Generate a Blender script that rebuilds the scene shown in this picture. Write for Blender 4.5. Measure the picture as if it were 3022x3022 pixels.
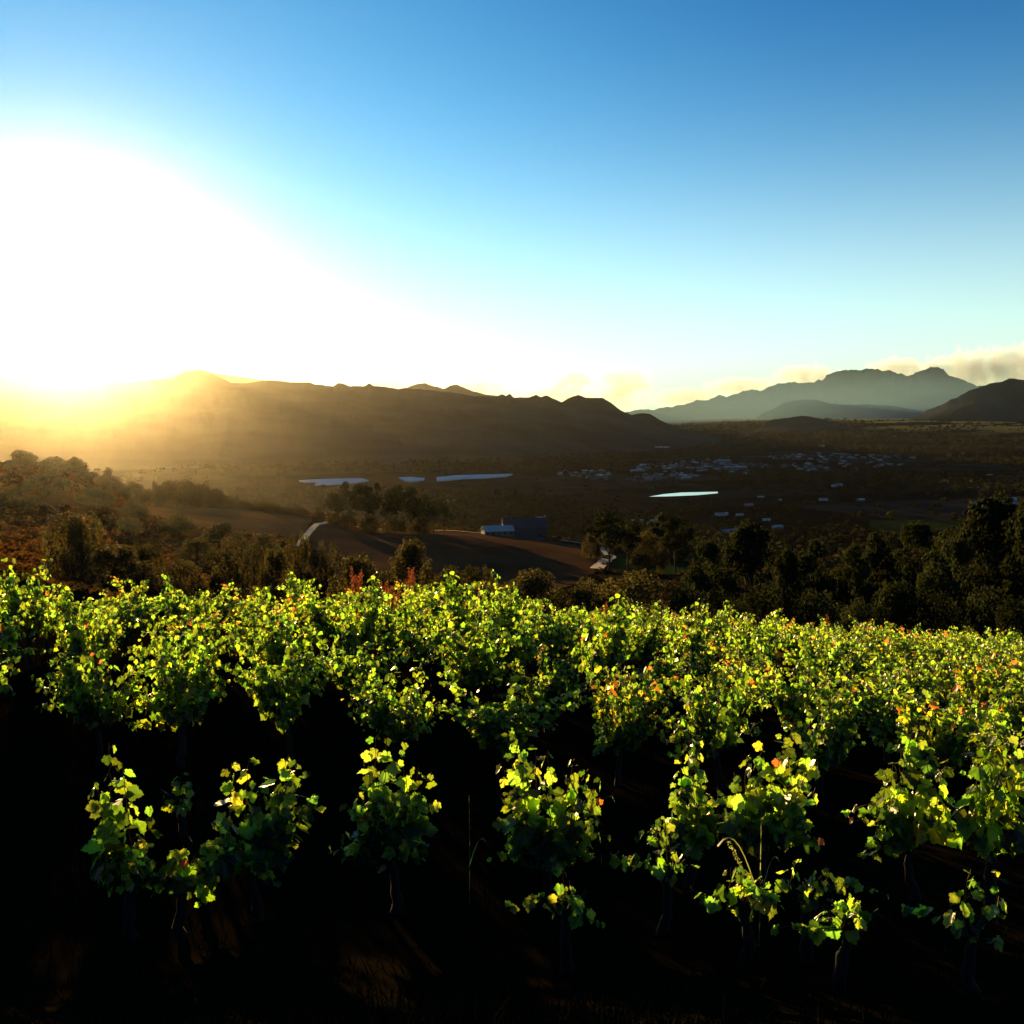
import bpy, math, random
import numpy as np
from mathutils import Vector, Matrix
R = math.radians
for o in list(bpy.data.objects): bpy.data.objects.remove(o)
scn = bpy.context.scene
COL = scn.collection

# ------------------------------------------------------------------ camera
F = 1100.0                       # focal length in picture pixels (1024 wide)
PITCH = math.atan(100.0 / F)     # looking slightly down the hill
cam_d = bpy.data.cameras.new('camera'); cam = bpy.data.objects.new('camera', cam_d); COL.objects.link(cam)
cam_d.sensor_width = 36; cam_d.lens = 36 * F / 1024
cam_d.clip_start = 0.1; cam_d.clip_end = 80000
cam.location = (0, 0, 0); cam.rotation_euler = (R(90) - PITCH, 0, 0)
scn.camera = cam

# ------------------------------------------------------------------ light
SUN_AZ, SUN_EL = R(-22.2), R(4.3)
sd = Vector((math.sin(SUN_AZ) * math.cos(SUN_EL), math.cos(SUN_AZ) * math.cos(SUN_EL), math.sin(SUN_EL)))
sl = bpy.data.lights.new('sun', 'SUN'); sl.energy = 5.0; sl.angle = R(0.5); sl.color = (1.0, 0.64, 0.22)
so = bpy.data.objects.new('sun', sl); COL.objects.link(so)
so.rotation_euler = sd.to_track_quat('Z', 'Y').to_euler()

w = bpy.data.worlds.new('World'); scn.world = w; w.use_nodes = True
nt = w.node_tree; nt.nodes.clear(); L = nt.links.new
def N(t, **k):
    n = nt.nodes.new(t)
    for a, b in k.items(): setattr(n, a, b)
    return n
out = N('ShaderNodeOutputWorld'); bg = N('ShaderNodeBackground'); bg.inputs['Strength'].default_value = 0.05
sky = N('ShaderNodeTexSky', sky_type='NISHITA', sun_disc=False)
sky.sun_elevation = SUN_EL; sky.sun_rotation = SUN_AZ
sky.altitude = 300; sky.air_density = 1.0; sky.dust_density = 0.03; sky.ozone_density = 4.5
tc = N('ShaderNodeTexCoord'); nz = N('ShaderNodeVectorMath', operation='NORMALIZE')
dot = N('ShaderNodeVectorMath', operation='DOT_PRODUCT'); dot.inputs[1].default_value = sd
mx = N('ShaderNodeMath', operation='MAXIMUM'); mx.inputs[1].default_value = 0.0
L(tc.outputs['Generated'], nz.inputs[0]); L(nz.outputs[0], dot.inputs[0]); L(dot.outputs['Value'], mx.inputs[0])
hs = N('ShaderNodeHueSaturation'); hs.inputs['Saturation'].default_value = 1.45; hs.inputs['Value'].default_value = 1.0
L(sky.outputs[0], hs.inputs['Color']); tn = N('ShaderNodeVectorMath', operation='MULTIPLY'); tn.inputs[1].default_value = (0.05, 0.82, 1.20); L(hs.outputs[0], tn.inputs[0]); acc = tn.outputs[0]
def add_glow(val, power, col):
    global acc
    pw = N('ShaderNodeMath', operation='POWER'); pw.inputs[1].default_value = power; L(val, pw.inputs[0])
    sc = N('ShaderNodeVectorMath', operation='SCALE'); sc.inputs[0].default_value = col; L(pw.outputs[0], sc.inputs['Scale'])
    ad = N('ShaderNodeVectorMath', operation='ADD'); L(acc, ad.inputs[0]); L(sc.outputs[0], ad.inputs[1]); acc = ad.outputs[0]
# the bright air round the sun, and the pale band of thick air along the horizon
for power, col in ((3000, (60, 56, 46)), (200, (0.8, 0.8, 0.7)), (10, (0.7, 2.6, 3.2))):
    add_glow(mx.outputs[0], power, col)
sx = N('ShaderNodeSeparateXYZ'); L(nz.outputs[0], sx.inputs[0])
ab = N('ShaderNodeMath', operation='ABSOLUTE'); L(sx.outputs['Z'], ab.inputs[0])
z2 = N('ShaderNodeMath', operation='MULTIPLY'); L(ab.outputs[0], z2.inputs[0]); L(ab.outputs[0], z2.inputs[1])
def band(width, col):
    z3 = N('ShaderNodeMath', operation='MULTIPLY'); z3.inputs[1].default_value = -1 / width ** 2; L(z2.outputs[0], z3.inputs[0])
    e = N('ShaderNodeMath', operation='EXPONENT'); L(z3.outputs[0], e.inputs[0]); m = N('ShaderNodeMath', operation='MULTIPLY'); L(e.outputs[0], m.inputs[0]); L(dm.outputs[0], m.inputs[1]); add_glow(m.outputs[0], 1, col)
dm = N('ShaderNodeMath', operation='MULTIPLY_ADD'); dm.inputs[1].default_value = 0.4; dm.inputs[2].default_value = 0.72; L(mx.outputs[0], dm.inputs[0])
band(0.15, (5.4, 3.8, 1.6)); band(0.25, (0.8, 3.0, 2.3))
L(acc, bg.inputs['Color']); L(bg.outputs[0], out.inputs[0])

scn.view_settings.view_transform = 'Standard'; scn.view_settings.look = 'None'
scn.view_settings.exposure = 1.5; scn.view_settings.gamma = 1.0; scn.view_settings.use_curve_mapping = False
scn.cycles.use_denoising = True
scn.cycles.max_bounces = 6; scn.cycles.transmission_bounces = 4; scn.cycles.diffuse_bounces = 3
scn.cycles.volume_bounces = 0; scn.cycles.transparent_max_bounces = 8
scn.cycles.sample_clamp_indirect = 4.0

# ------------------------------------------------------------------ helpers
def tag(o, label=None, cat=None, group=None, kind=None):
    if label: o['label'] = label
    if cat: o['category'] = cat
    if group: o['group'] = group
    if kind: o['kind'] = kind
    return o
def mesh_np(name, V, faces_flat, sizes, mats=(), matidx=None, smooth=True, col=None):
    """numpy -> mesh; V (n,3); faces_flat vertex ids; sizes loops per face; col per-vertex colour"""
    me = bpy.data.meshes.new(name)
    V = np.asarray(V, dtype=np.float32); faces_flat = np.asarray(faces_flat, dtype=np.int32); sizes = np.asarray(sizes, dtype=np.int32)
    me.vertices.add(len(V)); me.vertices.foreach_set('co', V.ravel())
    me.loops.add(len(faces_flat)); me.loops.foreach_set('vertex_index', faces_flat)
    me.polygons.add(len(sizes))
    st = np.zeros(len(sizes), dtype=np.int32); st[1:] = np.cumsum(sizes)[:-1]
    me.polygons.foreach_set('loop_start', st); me.polygons.foreach_set('loop_total', sizes)
    me.polygons.foreach_set('use_smooth', np.full(len(sizes), smooth, dtype=bool))
    for m in mats: me.materials.append(m)
    if matidx is not None: me.polygons.foreach_set('material_index', np.asarray(matidx, dtype=np.int32))
    if col is not None:
        a = me.color_attributes.new('tint', 'FLOAT_COLOR', 'POINT')
        c = np.ones((len(V), 4), dtype=np.float32); c[:, :3] = col; a.data.foreach_set('color', c.ravel())
    me.update(calc_edges=True); me.validate()
    return me
def link(name, me, parent=None, loc=None):
    o = bpy.data.objects.new(name, me); COL.objects.link(o)
    if parent: o.parent = parent
    if loc is not None: o.location = loc
    return o
def quad_grid(nr, nc, wrap=False):
    r, c = np.meshgrid(np.arange(nr - 1), np.arange(nc if wrap else nc - 1), indexing='ij')
    a = r * nc + c; b = r * nc + (c + 1) % nc
    return np.stack([a, b, b + nc, a + nc], -1).reshape(-1, 4)
def hash2(ix, iy, seed):
    h = (ix.astype(np.int64) * 374761393 + iy.astype(np.int64) * 668265263 + seed * 1442695041) & 0xffffffff
    h = ((h ^ (h >> 13)) * 1274126177) & 0xffffffff
    return ((h ^ (h >> 16)) & 0xffff) / 65535.0
def vnoise(x, y, seed=0):
    ix = np.floor(x); iy = np.floor(y); fx = x - ix; fy = y - iy
    fx = fx * fx * (3 - 2 * fx); fy = fy * fy * (3 - 2 * fy)
    a = hash2(ix, iy, seed); b = hash2(ix + 1, iy, seed); c = hash2(ix, iy + 1, seed); d = hash2(ix + 1, iy + 1, seed)
    return (a * (1 - fx) + b * fx) * (1 - fy) + (c * (1 - fx) + d * fx) * fy
def fbm(x, y, seed=0, octv=4, gain=0.5):
    s = 0; a = 1; t = 0
    for k in range(octv):
        s = s + a * (vnoise(x * 2 ** k, y * 2 ** k, seed + k * 17) - 0.5); t += a; a *= gain
    return s / t * 2
def sstep(a, b, x):
    t = np.clip((x - a) / (b - a), 0, 1); return t * t * (3 - 2 * t)

CP, SP = math.cos(PITCH), math.sin(PITCH)
def azt(px, py):
    """pixel (of 1024) -> azimuth, tangent of the elevation"""
    cx, cy = (px - 512) / F, (512 - py) / F
    vx, vy, vz = cx, CP + cy * SP, cy * CP - SP
    return math.atan2(vx, vy), vz / math.hypot(vx, vy)
S32 = 1024 / 1932.0; S30 = 1024 / 3022.0
def at(px, py, r, s=S32):
    a, t = azt(px * s, py * s); return Vector((r * math.sin(a), r * math.cos(a), r * t))

# ------------------------------------------------------------------ materials
def material(name, base, rough=0.9, var=0.25, scale=1.0, bump=0.0, spec=0.2, tint=False, transl=None, objvar=0.0, coords='Object'):
    m = bpy.data.materials.new(name); m.use_nodes = True
    t = m.node_tree; t.nodes.clear()
    def n(k, **kw):
        q = t.nodes.new(k)
        for a, b in kw.items(): setattr(q, a, b)
        return q
    o = n('ShaderNodeOutputMaterial'); p = n('ShaderNodeBsdfPrincipled')
    p.inputs['Roughness'].default_value = rough; p.inputs['Specular IOR Level'].default_value = spec
    c = n('ShaderNodeTexCoord'); ns = n('ShaderNodeTexNoise'); ns.inputs['Scale'].default_value = scale; ns.inputs['Detail'].default_value = 5
    t.links.new(c.outputs[coords], ns.inputs['Vector'])
    mr = n('ShaderNodeMapRange'); mr.inputs['From Min'].default_value = 0.3; mr.inputs['From Max'].default_value = 0.7
    mr.inputs['To Min'].default_value = 1 - var; mr.inputs['To Max'].default_value = 1 + var
    t.links.new(ns.outputs['Fac'], mr.inputs['Value'])
    sc = n('ShaderNodeVectorMath', operation='SCALE'); sc.inputs[0].default_value = base; t.links.new(mr.outputs[0], sc.inputs['Scale'])
    cur = sc.outputs[0]
    if tint:
        at_ = n('ShaderNodeVertexColor', layer_name='tint')
        ml = n('ShaderNodeVectorMath', operation='MULTIPLY'); t.links.new(cur, ml.inputs[0]); t.links.new(at_.outputs['Color'], ml.inputs[1]); cur = ml.outputs[0]
    if objvar:
        oi = n('ShaderNodeObjectInfo'); m2 = n('ShaderNodeMapRange'); m2.inputs['To Min'].default_value = 1 - objvar; m2.inputs['To Max'].default_value = 1 + objvar
        t.links.new(oi.outputs['Random'], m2.inputs['Value'])
        s2 = n('ShaderNodeVectorMath', operation='SCALE'); t.links.new(cur, s2.inputs[0]); t.links.new(m2.outputs[0], s2.inputs['Scale']); cur = s2.outputs[0]
    t.links.new(cur, p.inputs['Base Color'])
    if bump:
        b = n('ShaderNodeBump'); b.inputs['Strength'].default_value = bump; t.links.new(ns.outputs['Fac'], b.inputs['Height']); t.links.new(b.outputs[0], p.inputs['Normal'])
    if transl:
        tcol, fac = transl
        tr = n('ShaderNodeBsdfTranslucent')
        s3 = n('ShaderNodeVectorMath', operation='MULTIPLY'); s3.inputs[1].default_value = [tcol[i] / base[i] for i in range(3)]
        t.links.new(cur, s3.inputs[0]); t.links.new(s3.outputs[0], tr.inputs['Color'])
        mi = n('ShaderNodeMixShader'); mi.inputs[0].default_value = fac
        t.links.new(p.outputs[0], mi.inputs[1]); t.links.new(tr.outputs[0], mi.inputs[2]); t.links.new(mi.outputs[0], o.inputs[0])
    else: t.links.new(p.outputs[0], o.inputs[0])
    return m
M = {}
M['ground'] = material('dry earth and scrub', (0.050, 0.038, 0.022), scale=0.02, var=0.45, bump=0.0, spec=0.0, rough=1.0, tint=True)
M['mountain'] = material('mountain scrub and rock', (0.050, 0.048, 0.030), scale=0.004, var=0.4, spec=0.0, rough=1.0)

# ------------------------------------------------------------------ terrain heights
CTRL = [  # px, py (of 1932), range, metres of ground below that sight line
 (970,1390,8.6,1.45),(250,1425,8.6,1.4),(1500,1375,8.8,1.4),(1900,1370,9.3,1.4),(-300,1420,9,1.4),(2300,1370,10,1.4),
 (130,1200,13,1.45),(600,1190,13,1.35),(1000,1215,13.3,1.35),(1500,1270,13.5,1.35),(1900,1300,14.5,1.35),(-350,1180,13,1.35),(2400,1290,17,1.35),
 (60,1050,20,1.6),(300,1075,22,1.5),(620,1092,26,1.35),(960,1120,30,1.35),(1400,1170,38,1.35),(1850,1200,48,1.35),(-300,1050,20,1.5),(2400,1210,50,1.35),
 (60,1120,55,0),(600,1200,60,0),(1100,1230,70,0),(1500,1270,80,0),(1900,1300,95,0),(-300,1050,60,0),
 (150,1075,150,0),(400,1115,150,0),(775,1140,130,0),(1150,1180,140,0),(1600,1215,160,0),(1900,1230,170,0),
 (300,1045,260,0),(700,1100,290,0),(1000,1095,310,0),(1130,1062,370,0),(1400,1110,330,0),(1800,1140,350,0),(2300,1120,400,0),
 (620,988,450,0),(850,1004,470,0),(1000,1018,460,0),(1130,1034,430,0),(560,1010,380,0),(450,995,370,0),
 (250,950,480,0),(420,958,480,0),(590,978,460,0),(0,880,470,0),(130,895,480,0),(-300,840,480,0),(0,960,300,0),(160,985,280,0),(-300,960,260,0),
 (620,1010,700,0),(300,985,700,0),(0,930,750,0),(1000,1050,750,0),(1300,1070,650,0),(1800,1090,700,0),
]
cp, cf = [], []
def warp(x, y):
    r = np.hypot(x, y) + 1e-6; k = np.log(1 + r / 5) / r; return x * k, y * k
def addc(x, y, z):
    r = math.hypot(x, y); wx, wy = warp(x, y); cp.append((float(wx), float(wy))); cf.append(z / (r + 3))
for px, py, r, below in CTRL:
    p = at(px, py, r); addc(p.x, p.y, p.z - below)
for x, y, z in ((0.01,0,-1.65),(0,3,-1.9),(0,5.2,-3.05),(0,6.8,-3.75),(3,6.5,-3.7),(-3,6.5,-3.7),(4,2,-2.1),(-4,2,-1.8),(0,-8,-1.0),(8,-3,-1.8),(-9,-3,-0.9),
                (0,-60,8),(-60,0,2),(60,0,-12),(-300,-100,20),(300,-100,-30),(0,-600,60),(-600,100,20),(600,200,-80)): addc(x, y, z)
cp = np.array(cp); cf = np.array(cf)
def tk(d2): return 0.5 * d2 * np.log(d2 + 1e-9)
n_ = len(cp); K = tk(((cp[:, None] - cp[None]) ** 2).sum(-1)) + 0.002 * np.eye(n_)
P_ = np.c_[np.ones(n_), cp]; A_ = np.block([[K, P_], [P_.T, np.zeros((3, 3))]])
sol = np.linalg.solve(A_, np.r_[cf, 0, 0, 0])
def Zvalley(x, y):
    r = np.hypot(x, y)
    z = -150 + 80 * sstep(4800, 9500, r) * sstep(200, 2500, x + 0 * y) + 14 * sstep(5000, 9000, r)
    return z + 2.5 * fbm(x / 900, y / 900, 5)
def H(x, y):
    x = np.atleast_1d(np.asarray(x, float)); y = np.atleast_1d(np.asarray(y, float)); shp = x.shape; x = x.ravel(); y = y.ravel()
    z = np.empty_like(x)
    for s in range(0, len(x), 100000):
        xx, yy = x[s:s + 100000], y[s:s + 100000]; wx, wy = warp(xx, yy)
        d2 = (wx[:, None] - cp[None, :, 0]) ** 2 + (wy[:, None] - cp[None, :, 1]) ** 2
        f = tk(d2) @ sol[:n_] + sol[n_] + sol[n_ + 1] * wx + sol[n_ + 2] * wy
        r = np.hypot(xx, yy); z0 = f * (r + 3)
        z0 = z0 + 0.05 * fbm(xx / 0.9, yy / 0.9, 3) * sstep(1, 4, r) + 0.5 * fbm(xx / 40, yy / 40, 9) * sstep(70, 200, r)
        behind = sstep(0, -1, yy / (r + 1e-6)) * 0.8
        wv = sstep(620 + 1500 * behind, 1250 + 3000 * behind, r)
        z[s:s + 100000] = z0 * (1 - wv) + Zvalley(xx, yy) * wv
    return z.reshape(shp)
# ground: one sheet, a fan of rings finer where the camera looks
az = np.r_[np.arange(-180, -34, 4.0), np.arange(-34, 34, 0.085), np.arange(34, 180, 4.0)] * math.pi / 180
rr = np.geomspace(0.5, 14800, 720)
RG, AG = np.meshgrid(rr, az, indexing='ij'); GX, GY = RG * np.sin(AG), RG * np.cos(AG)
GZ = H(GX, GY); NC = len(az)
def HG(x, y):
    """ground height read off the finished ground sheet (fast)"""
    r = np.hypot(x, y); a = np.arctan2(x, y); u = np.log(np.maximum(r, 0.51) / rr[0]) / math.log(rr[1] / rr[0]); i = np.clip(u.astype(int), 0, len(rr) - 2); fu = np.clip(u - i, 0, 1)
    j = np.clip(np.searchsorted(az, a) - 1, 0, len(az) - 2); fa = np.clip((a - az[j]) / (az[j + 1] - az[j]), 0, 1)
    return (GZ[i, j] * (1 - fa) + GZ[i, j + 1] * fa) * (1 - fu) + (GZ[i + 1, j] * (1 - fa) + GZ[i + 1, j + 1] * fa) * fu
def Hs(x, y): return float(HG(np.array([x]), np.array([y]))[0])
RS = np.geomspace(5, 26000, 2200)
def hit(px, py, s=S32, r0=5.0):
    """where the sight line through a pixel meets the ground (beyond r0)"""
    a, t = azt(px * s, py * s); r = RS[RS > r0]; z = HG(r * math.sin(a), r * math.cos(a))
    k = np.nonzero(z >= r * t)[0]; q = r[k[0]] if len(k) else r[-1]
    return Vector((q * math.sin(a), q * math.cos(a), Hs(q * math.sin(a), q * math.cos(a))))
GV = np.stack([GX, GY, GZ], -1).reshape(-1, 3)
GQ = quad_grid(len(rr), NC, wrap=True)
tri0 = np.array([[NC * len(rr), (i + 1) % NC, i] for i in range(NC)])
gx, gy, gr = GX.ravel(), GY.ravel(), RG.ravel()
def in_poly(px, py, poly):
    c = np.zeros(px.shape, bool); n = len(poly)
    for i in range(n):
        x1, y1 = poly[i]; x2, y2 = poly[(i + 1) % n]
        if y1 == y2: continue
        m = ((py > y1) != (py > y2)) & (px < (x2 - x1) * (py - y1) / (y2 - y1) + x1); c ^= m
    return c
tint = np.ones((len(GV) + 1, 3), np.float32)
def cellcol(x, y, size, seed):
    """patchwork of fields: one tone for each rotated rectangular plot"""
    a = 0.35; u = (x * math.cos(a) + y * math.sin(a)); v = (-x * math.sin(a) + y * math.cos(a))
    u = u + 60 * fbm(x / 500, y / 500, seed); v = v + 60 * fbm(x / 500, y / 500, seed + 3)
    i = np.floor(v / size); j = np.floor(u / (size * 2.2) + hash2(i, i * 0, seed) * 3)
    return hash2(i, j, seed + 1), hash2(i, j, seed + 2)
h1, h2 = cellcol(gx, gy, 150, 11)
far = sstep(600, 1200, gr)
tv = 0.15 + 1.0 * h1 ** 2
vc = np.stack([tv * (0.75 + 0.5 * h2), tv * 0.95, tv * (0.9 + 0.3 * (1 - h2))], -1)
near = (0.7 + 0.5 * fbm(gx / 30, gy / 30, 21)) * (0.16 + 0.5 * sstep(50, 90, gr))  # vineyard soil darkened: the deep shade there is put into its colour
dry = (sstep(90, 160, gr) * sstep(-10, -60, gx))      # orange sun-flare glow painted into the left hillside's ground colour
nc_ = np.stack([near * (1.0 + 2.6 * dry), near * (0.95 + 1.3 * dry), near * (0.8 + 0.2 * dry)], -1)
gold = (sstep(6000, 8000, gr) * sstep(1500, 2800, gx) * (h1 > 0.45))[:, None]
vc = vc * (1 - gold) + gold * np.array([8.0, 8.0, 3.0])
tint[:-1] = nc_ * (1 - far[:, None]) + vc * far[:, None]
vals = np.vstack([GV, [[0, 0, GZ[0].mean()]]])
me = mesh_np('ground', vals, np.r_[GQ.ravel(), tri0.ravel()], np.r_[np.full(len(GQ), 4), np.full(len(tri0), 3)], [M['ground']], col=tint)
ground = tag(link('ground', me), kind='structure')

# ------------------------------------------------------------------ mountains
def ridge(name, prof, dc, df, db, label=None, ext=(), zf=-150, gully=0.04, seed=1, jit=0.4, step=0.0012, mat='mountain'):
    a, t = [], []
    for px, py in prof:
        q = azt(px * S30, py * S30); a.append(q[0]); t.append(q[1])
    for ea, et in ext: a.append(R(ea)); t.append(et)
    o = np.argsort(a); a = np.array(a)[o]; t = np.array(t)[o]
    A = np.arange(a[0], a[-1], step); T = np.interp(A, a, t)
    dcr, dfo, dba = [np.interp(np.degrees(A), [k for k, _ in q], [v for _, v in q]) for q in (dc, df, db)]
    smo = np.convolve(np.pad(T, 60, mode='edge'), np.hanning(121) / np.hanning(121).sum(), 'valid') if len(A) > 130 else T
    zs = smo * dcr - 4
    zc = T * dcr + jit * dcr / 1000 * fbm(A * 180, A * 0 + 3.3, seed, 4, 0.6) * 2
    rows = np.r_[np.linspace(0, 1, 46), np.linspace(1, 2, 16)[1:]]
    V = []
    for s in rows:
        if s <= 1:
            r = dfo + (dcr - dfo) * s; u = s ** 1.25
            b = sstep(0.86, 1.0, s); z = zf + (zs * (1 - b) + zc * b - zf) * u
            x, y = r * np.sin(A), r * np.cos(A)
            g = np.abs(fbm((A * 28 + 0.5 * fbm(A * 9, A * 0 + s, seed + 5)), A * 0 + s * 1.3, seed + 1, 4, 0.55))
            z = z - (zc - zf).clip(0) * gully * g * 4 * s * (1 - s) ** 0.6 * 1.6 + (zc - zf).clip(0) * 0.03 * fbm(x / 180, y / 180, seed + 9) * 4 * s * (1 - s)
        else:
            q = s - 1; r = dcr + (dba - dcr) * q; z = zc + (zf - zc) * q
            x, y = r * np.sin(A), r * np.cos(A)
        V.append(np.stack([x, y, z], -1))
    V = np.array(V); q = quad_grid(len(rows), len(A))
    me = mesh_np(name, V.reshape(-1, 3), q.ravel(), np.full(len(q), 4), [M[mat]])
    return tag(link(name, me), kind='structure', label=label)
main_prof = [(-40,1118),(0,1110),(20,1121),(72,1105),(155,1113),(230,1122),(310,1116),(383,1128),(445,1121),(507,1118),(543,1100),(585,1092),(621,1100),(652,1113),(683,1131),(725,1131),(792,1122),(880,1129),(911,1127),(931,1135),(983,1140),(998,1130),(1014,1131),(1029,1138),(1076,1140),(1089,1131),(1102,1139),(1133,1141),(1174,1148),(1200,1144),(1221,1148),(1283,1152),(1350,1160),(1397,1169),(1464,1170),(1482,1164),(1493,1168),(1505,1161),(1516,1172),(1563,1173),(1583,1165),(1596,1173),(1612,1166),(1625,1172),(1658,1186),(1682,1173),(1707,1166),(1728,1173),(1780,1174),(1801,1187),(1832,1210),(1863,1225),(1894,1219),(1916,1221),(1946,1239),(2012,1265),(2078,1283),(2130,1300)]
ridge('main_mountain_ridge', main_prof, [(-60,4300),(-25,4600),(0,5000),(12,5600)], [(-60,2700),(-25,2950),(0,3300),(6,4100),(12,5300)], [(-60,6500),(12,7500)], ext=((-32,0.036),(-45,0.05),(-60,0.03)), seed=3)
ridge('small_valley_hill', [(2150,1300),(2226,1276),(2262,1243),(2307,1234),(2365,1227),(2395,1230),(2446,1243),(2520,1258),(2594,1269),(2700,1290)], [(0,7300),(30,7300)], [(0,6700),(30,6700)], [(0,8000),(30,8000)], seed=8, zf=-125)
ridge('right_mountain', [(2560,1275),(2640,1262),(2704,1240),(2733,1213),(2807,1180),(2859,1155),(2917,1132),(2954,1125),(2987,1116),(3022,1121)], [(10,9800),(26,8800),(40,8600)], [(10,9000),(40,7800)], [(10,11500),(40,11000)], ext=((30,0.045),(36,0.03),(42,0.05)), seed=12, zf=-70, jit=0.8, gully=0.1)
ridge('middle_mountain_spur', [(2150,1285),(2248,1221),(2280,1207),(2314,1188),(2365,1179),(2410,1180),(2446,1191),(2500,1196),(2557,1193),(2640,1197),(2719,1213),(2850,1225),(3050,1235)], [(0,10300),(30,10300)], [(0,9700),(30,9700)], [(0,11200),(30,11200)], seed=15, zf=-90)
ridge('far_mountain_range', [(1780,1235),(1858,1213),(1953,1206),(2012,1195),(2056,1182),(2080,1184),(2123,1166),(2141,1171),(2211,1151),(2248,1152),(2292,1132),(2336,1127),(2402,1129),(2417,1118),(2428,1121),(2439,1107),(2476,1094),(2542,1090),(2557,1086),(2572,1090),(2630,1094),(2682,1110),(2704,1096),(2748,1085),(2770,1081),(2785,1092),(2800,1110),(2837,1118),(2881,1136),(3022,1150)], [(0,12600),(40,12600)], [(0,11600),(40,11600)], [(0,14000),(40,14000)], ext=((30,0.02),(40,0.03)), seed=20, zf=-110, step=0.0007, jit=1.0, gully=0.1)
ridge('distant_peaks', [(1100,1160),(1170,1150),(1200,1143),(1231,1133),(1255,1131),(1278,1138),(1309,1147),(1330,1139),(1349,1135),(1371,1144),(1397,1156),(1459,1168),(1600,1180)], [(-30,9500),(30,9500)], [(-30,8700),(30,8700)], [(-30,10500),(30,10500)], seed=24, zf=-100, step=0.0007)
ridge('ridge_beyond_the_sun', [(150,1105),(230,1090),(310,1079),(383,1074),(455,1072),(518,1078),(575,1086),(621,1097),(700,1110),(800,1125)], [(-40,11500),(30,11500)], [(-40,10700),(30,10700)], [(-40,12500),(30,12500)], seed=28, zf=-100, step=0.0007)
#SECTION2
# ------------------------------------------------------------------ more materials
M['leaf'] = material('vine leaf', (0.045, 0.075, 0.012), rough=0.36, var=0.25, scale=9, spec=0.5, tint=True, transl=((0.58, 0.80, 0.045), 0.60), objvar=0.12)
M['cane'] = material('vine cane', (0.13, 0.05, 0.025), rough=0.7, scale=12, transl=None)
M['bark'] = material('bark', (0.022, 0.016, 0.011), rough=0.95, scale=14, bump=0.5)
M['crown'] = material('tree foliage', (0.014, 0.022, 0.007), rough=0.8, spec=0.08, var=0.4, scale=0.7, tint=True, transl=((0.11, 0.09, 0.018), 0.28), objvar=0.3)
M['shaded_crown'] = material('shaded tree foliage', (0.010, 0.017, 0.006), rough=0.9, spec=0.05, var=0.4, scale=0.7, tint=True, transl=((0.045, 0.055, 0.010), 0.22), objvar=0.3)  # near-black twin of the tree foliage, backlit shade put into its colour
M['scrub'] = material('scrub foliage', (0.022, 0.024, 0.009), rough=1.0, spec=0.0, var=0.4, scale=0.3, tint=True, transl=((0.06, 0.05, 0.012), 0.2))
M['weed'] = material('dry weed', (0.22, 0.075, 0.03), rough=0.8, scale=6, transl=((0.40, 0.12, 0.03), 0.4))
M['grass'] = material('grass blade', (0.16, 0.18, 0.06), rough=0.6, scale=6, transl=((0.45, 0.5, 0.12), 0.5))
M['brown_field'] = material('ploughed earth', (0.085, 0.046, 0.020), var=0.35, scale=0.03, spec=0.0)
M['tan_field'] = material('stubble', (0.17, 0.095, 0.032), var=0.3, scale=0.04, spec=0.0)
M['green_field'] = material('crop rows', (0.028, 0.042, 0.010), var=0.3, scale=0.05, spec=0.0)
M['track'] = material('pale dirt', (0.42, 0.33, 0.20), var=0.3, scale=0.3, spec=0.1)
M['net'] = material('white crop cover', (0.66, 0.56, 0.48), rough=0.7, var=0.1, scale=0.02)
M['water'] = material('water', (0.01, 0.015, 0.018), rough=0.06, var=0.1, scale=0.01, spec=0.6)
M['white_wall'] = material('whitewashed wall', (0.45, 0.40, 0.33), var=0.08, scale=1.5)
M['stone_wall'] = material('grey wall', (0.12, 0.10, 0.085), var=0.15, scale=1.5)
M['pale_roof'] = material('pale metal roof', (0.42, 0.34, 0.25), rough=0.9, var=0.1, scale=0.8, objvar=0.45)
M['dark_roof'] = material('dark roof', (0.06, 0.055, 0.055), rough=0.7, var=0.2, scale=0.8, objvar=0.4)
M['glass'] = material('window glass', (0.02, 0.025, 0.03), rough=0.1, var=0.05, spec=0.6)

class Acc:
    """collects pieces of one mesh"""
    def __init__(s): s.V = []; s.F = []; s.S = []; s.C = []; s.Mi = []; s.n = 0
    def add(s, V, faces, col=None, mi=0):
        V = np.asarray(V, float).reshape(-1, 3); faces = np.asarray(faces)
        s.V.append(V); s.F.append((faces + s.n).ravel()); s.S.append(np.full(len(faces), faces.shape[1])); s.Mi.append(np.full(len(faces), mi))
        c = np.ones((len(V), 3)) if col is None else np.broadcast_to(np.asarray(col, float), (len(V), 3)); s.C.append(c); s.n += len(V)
    def mesh(s, name, mats, smooth=True):
        return mesh_np(name, np.vstack(s.V), np.concatenate(s.F), np.concatenate(s.S), mats, np.concatenate(s.Mi), smooth, np.vstack(s.C))
def tube(acc, pts, rad, sides=5, col=None, mi=0):
    pts = np.asarray(pts, float); n = len(pts); rad = np.broadcast_to(np.asarray(rad, float), (n,))
    d = np.gradient(pts, axis=0); d /= np.linalg.norm(d, axis=1)[:, None] + 1e-9
    ref = np.where(np.abs(d[:, 2:3]) > 0.9, [[1., 0, 0]], [[0., 0, 1]])
    a = np.cross(d, ref); a /= np.linalg.norm(a, axis=1)[:, None] + 1e-9; b = np.cross(d, a)
    th = np.arange(sides) * 2 * math.pi / sides
    V = pts[:, None] + rad[:, None, None] * (np.cos(th)[None, :, None] * a[:, None] + np.sin(th)[None, :, None] * b[:, None])
    acc.add(V, quad_grid(n, sides, wrap=True), col, mi)
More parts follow.
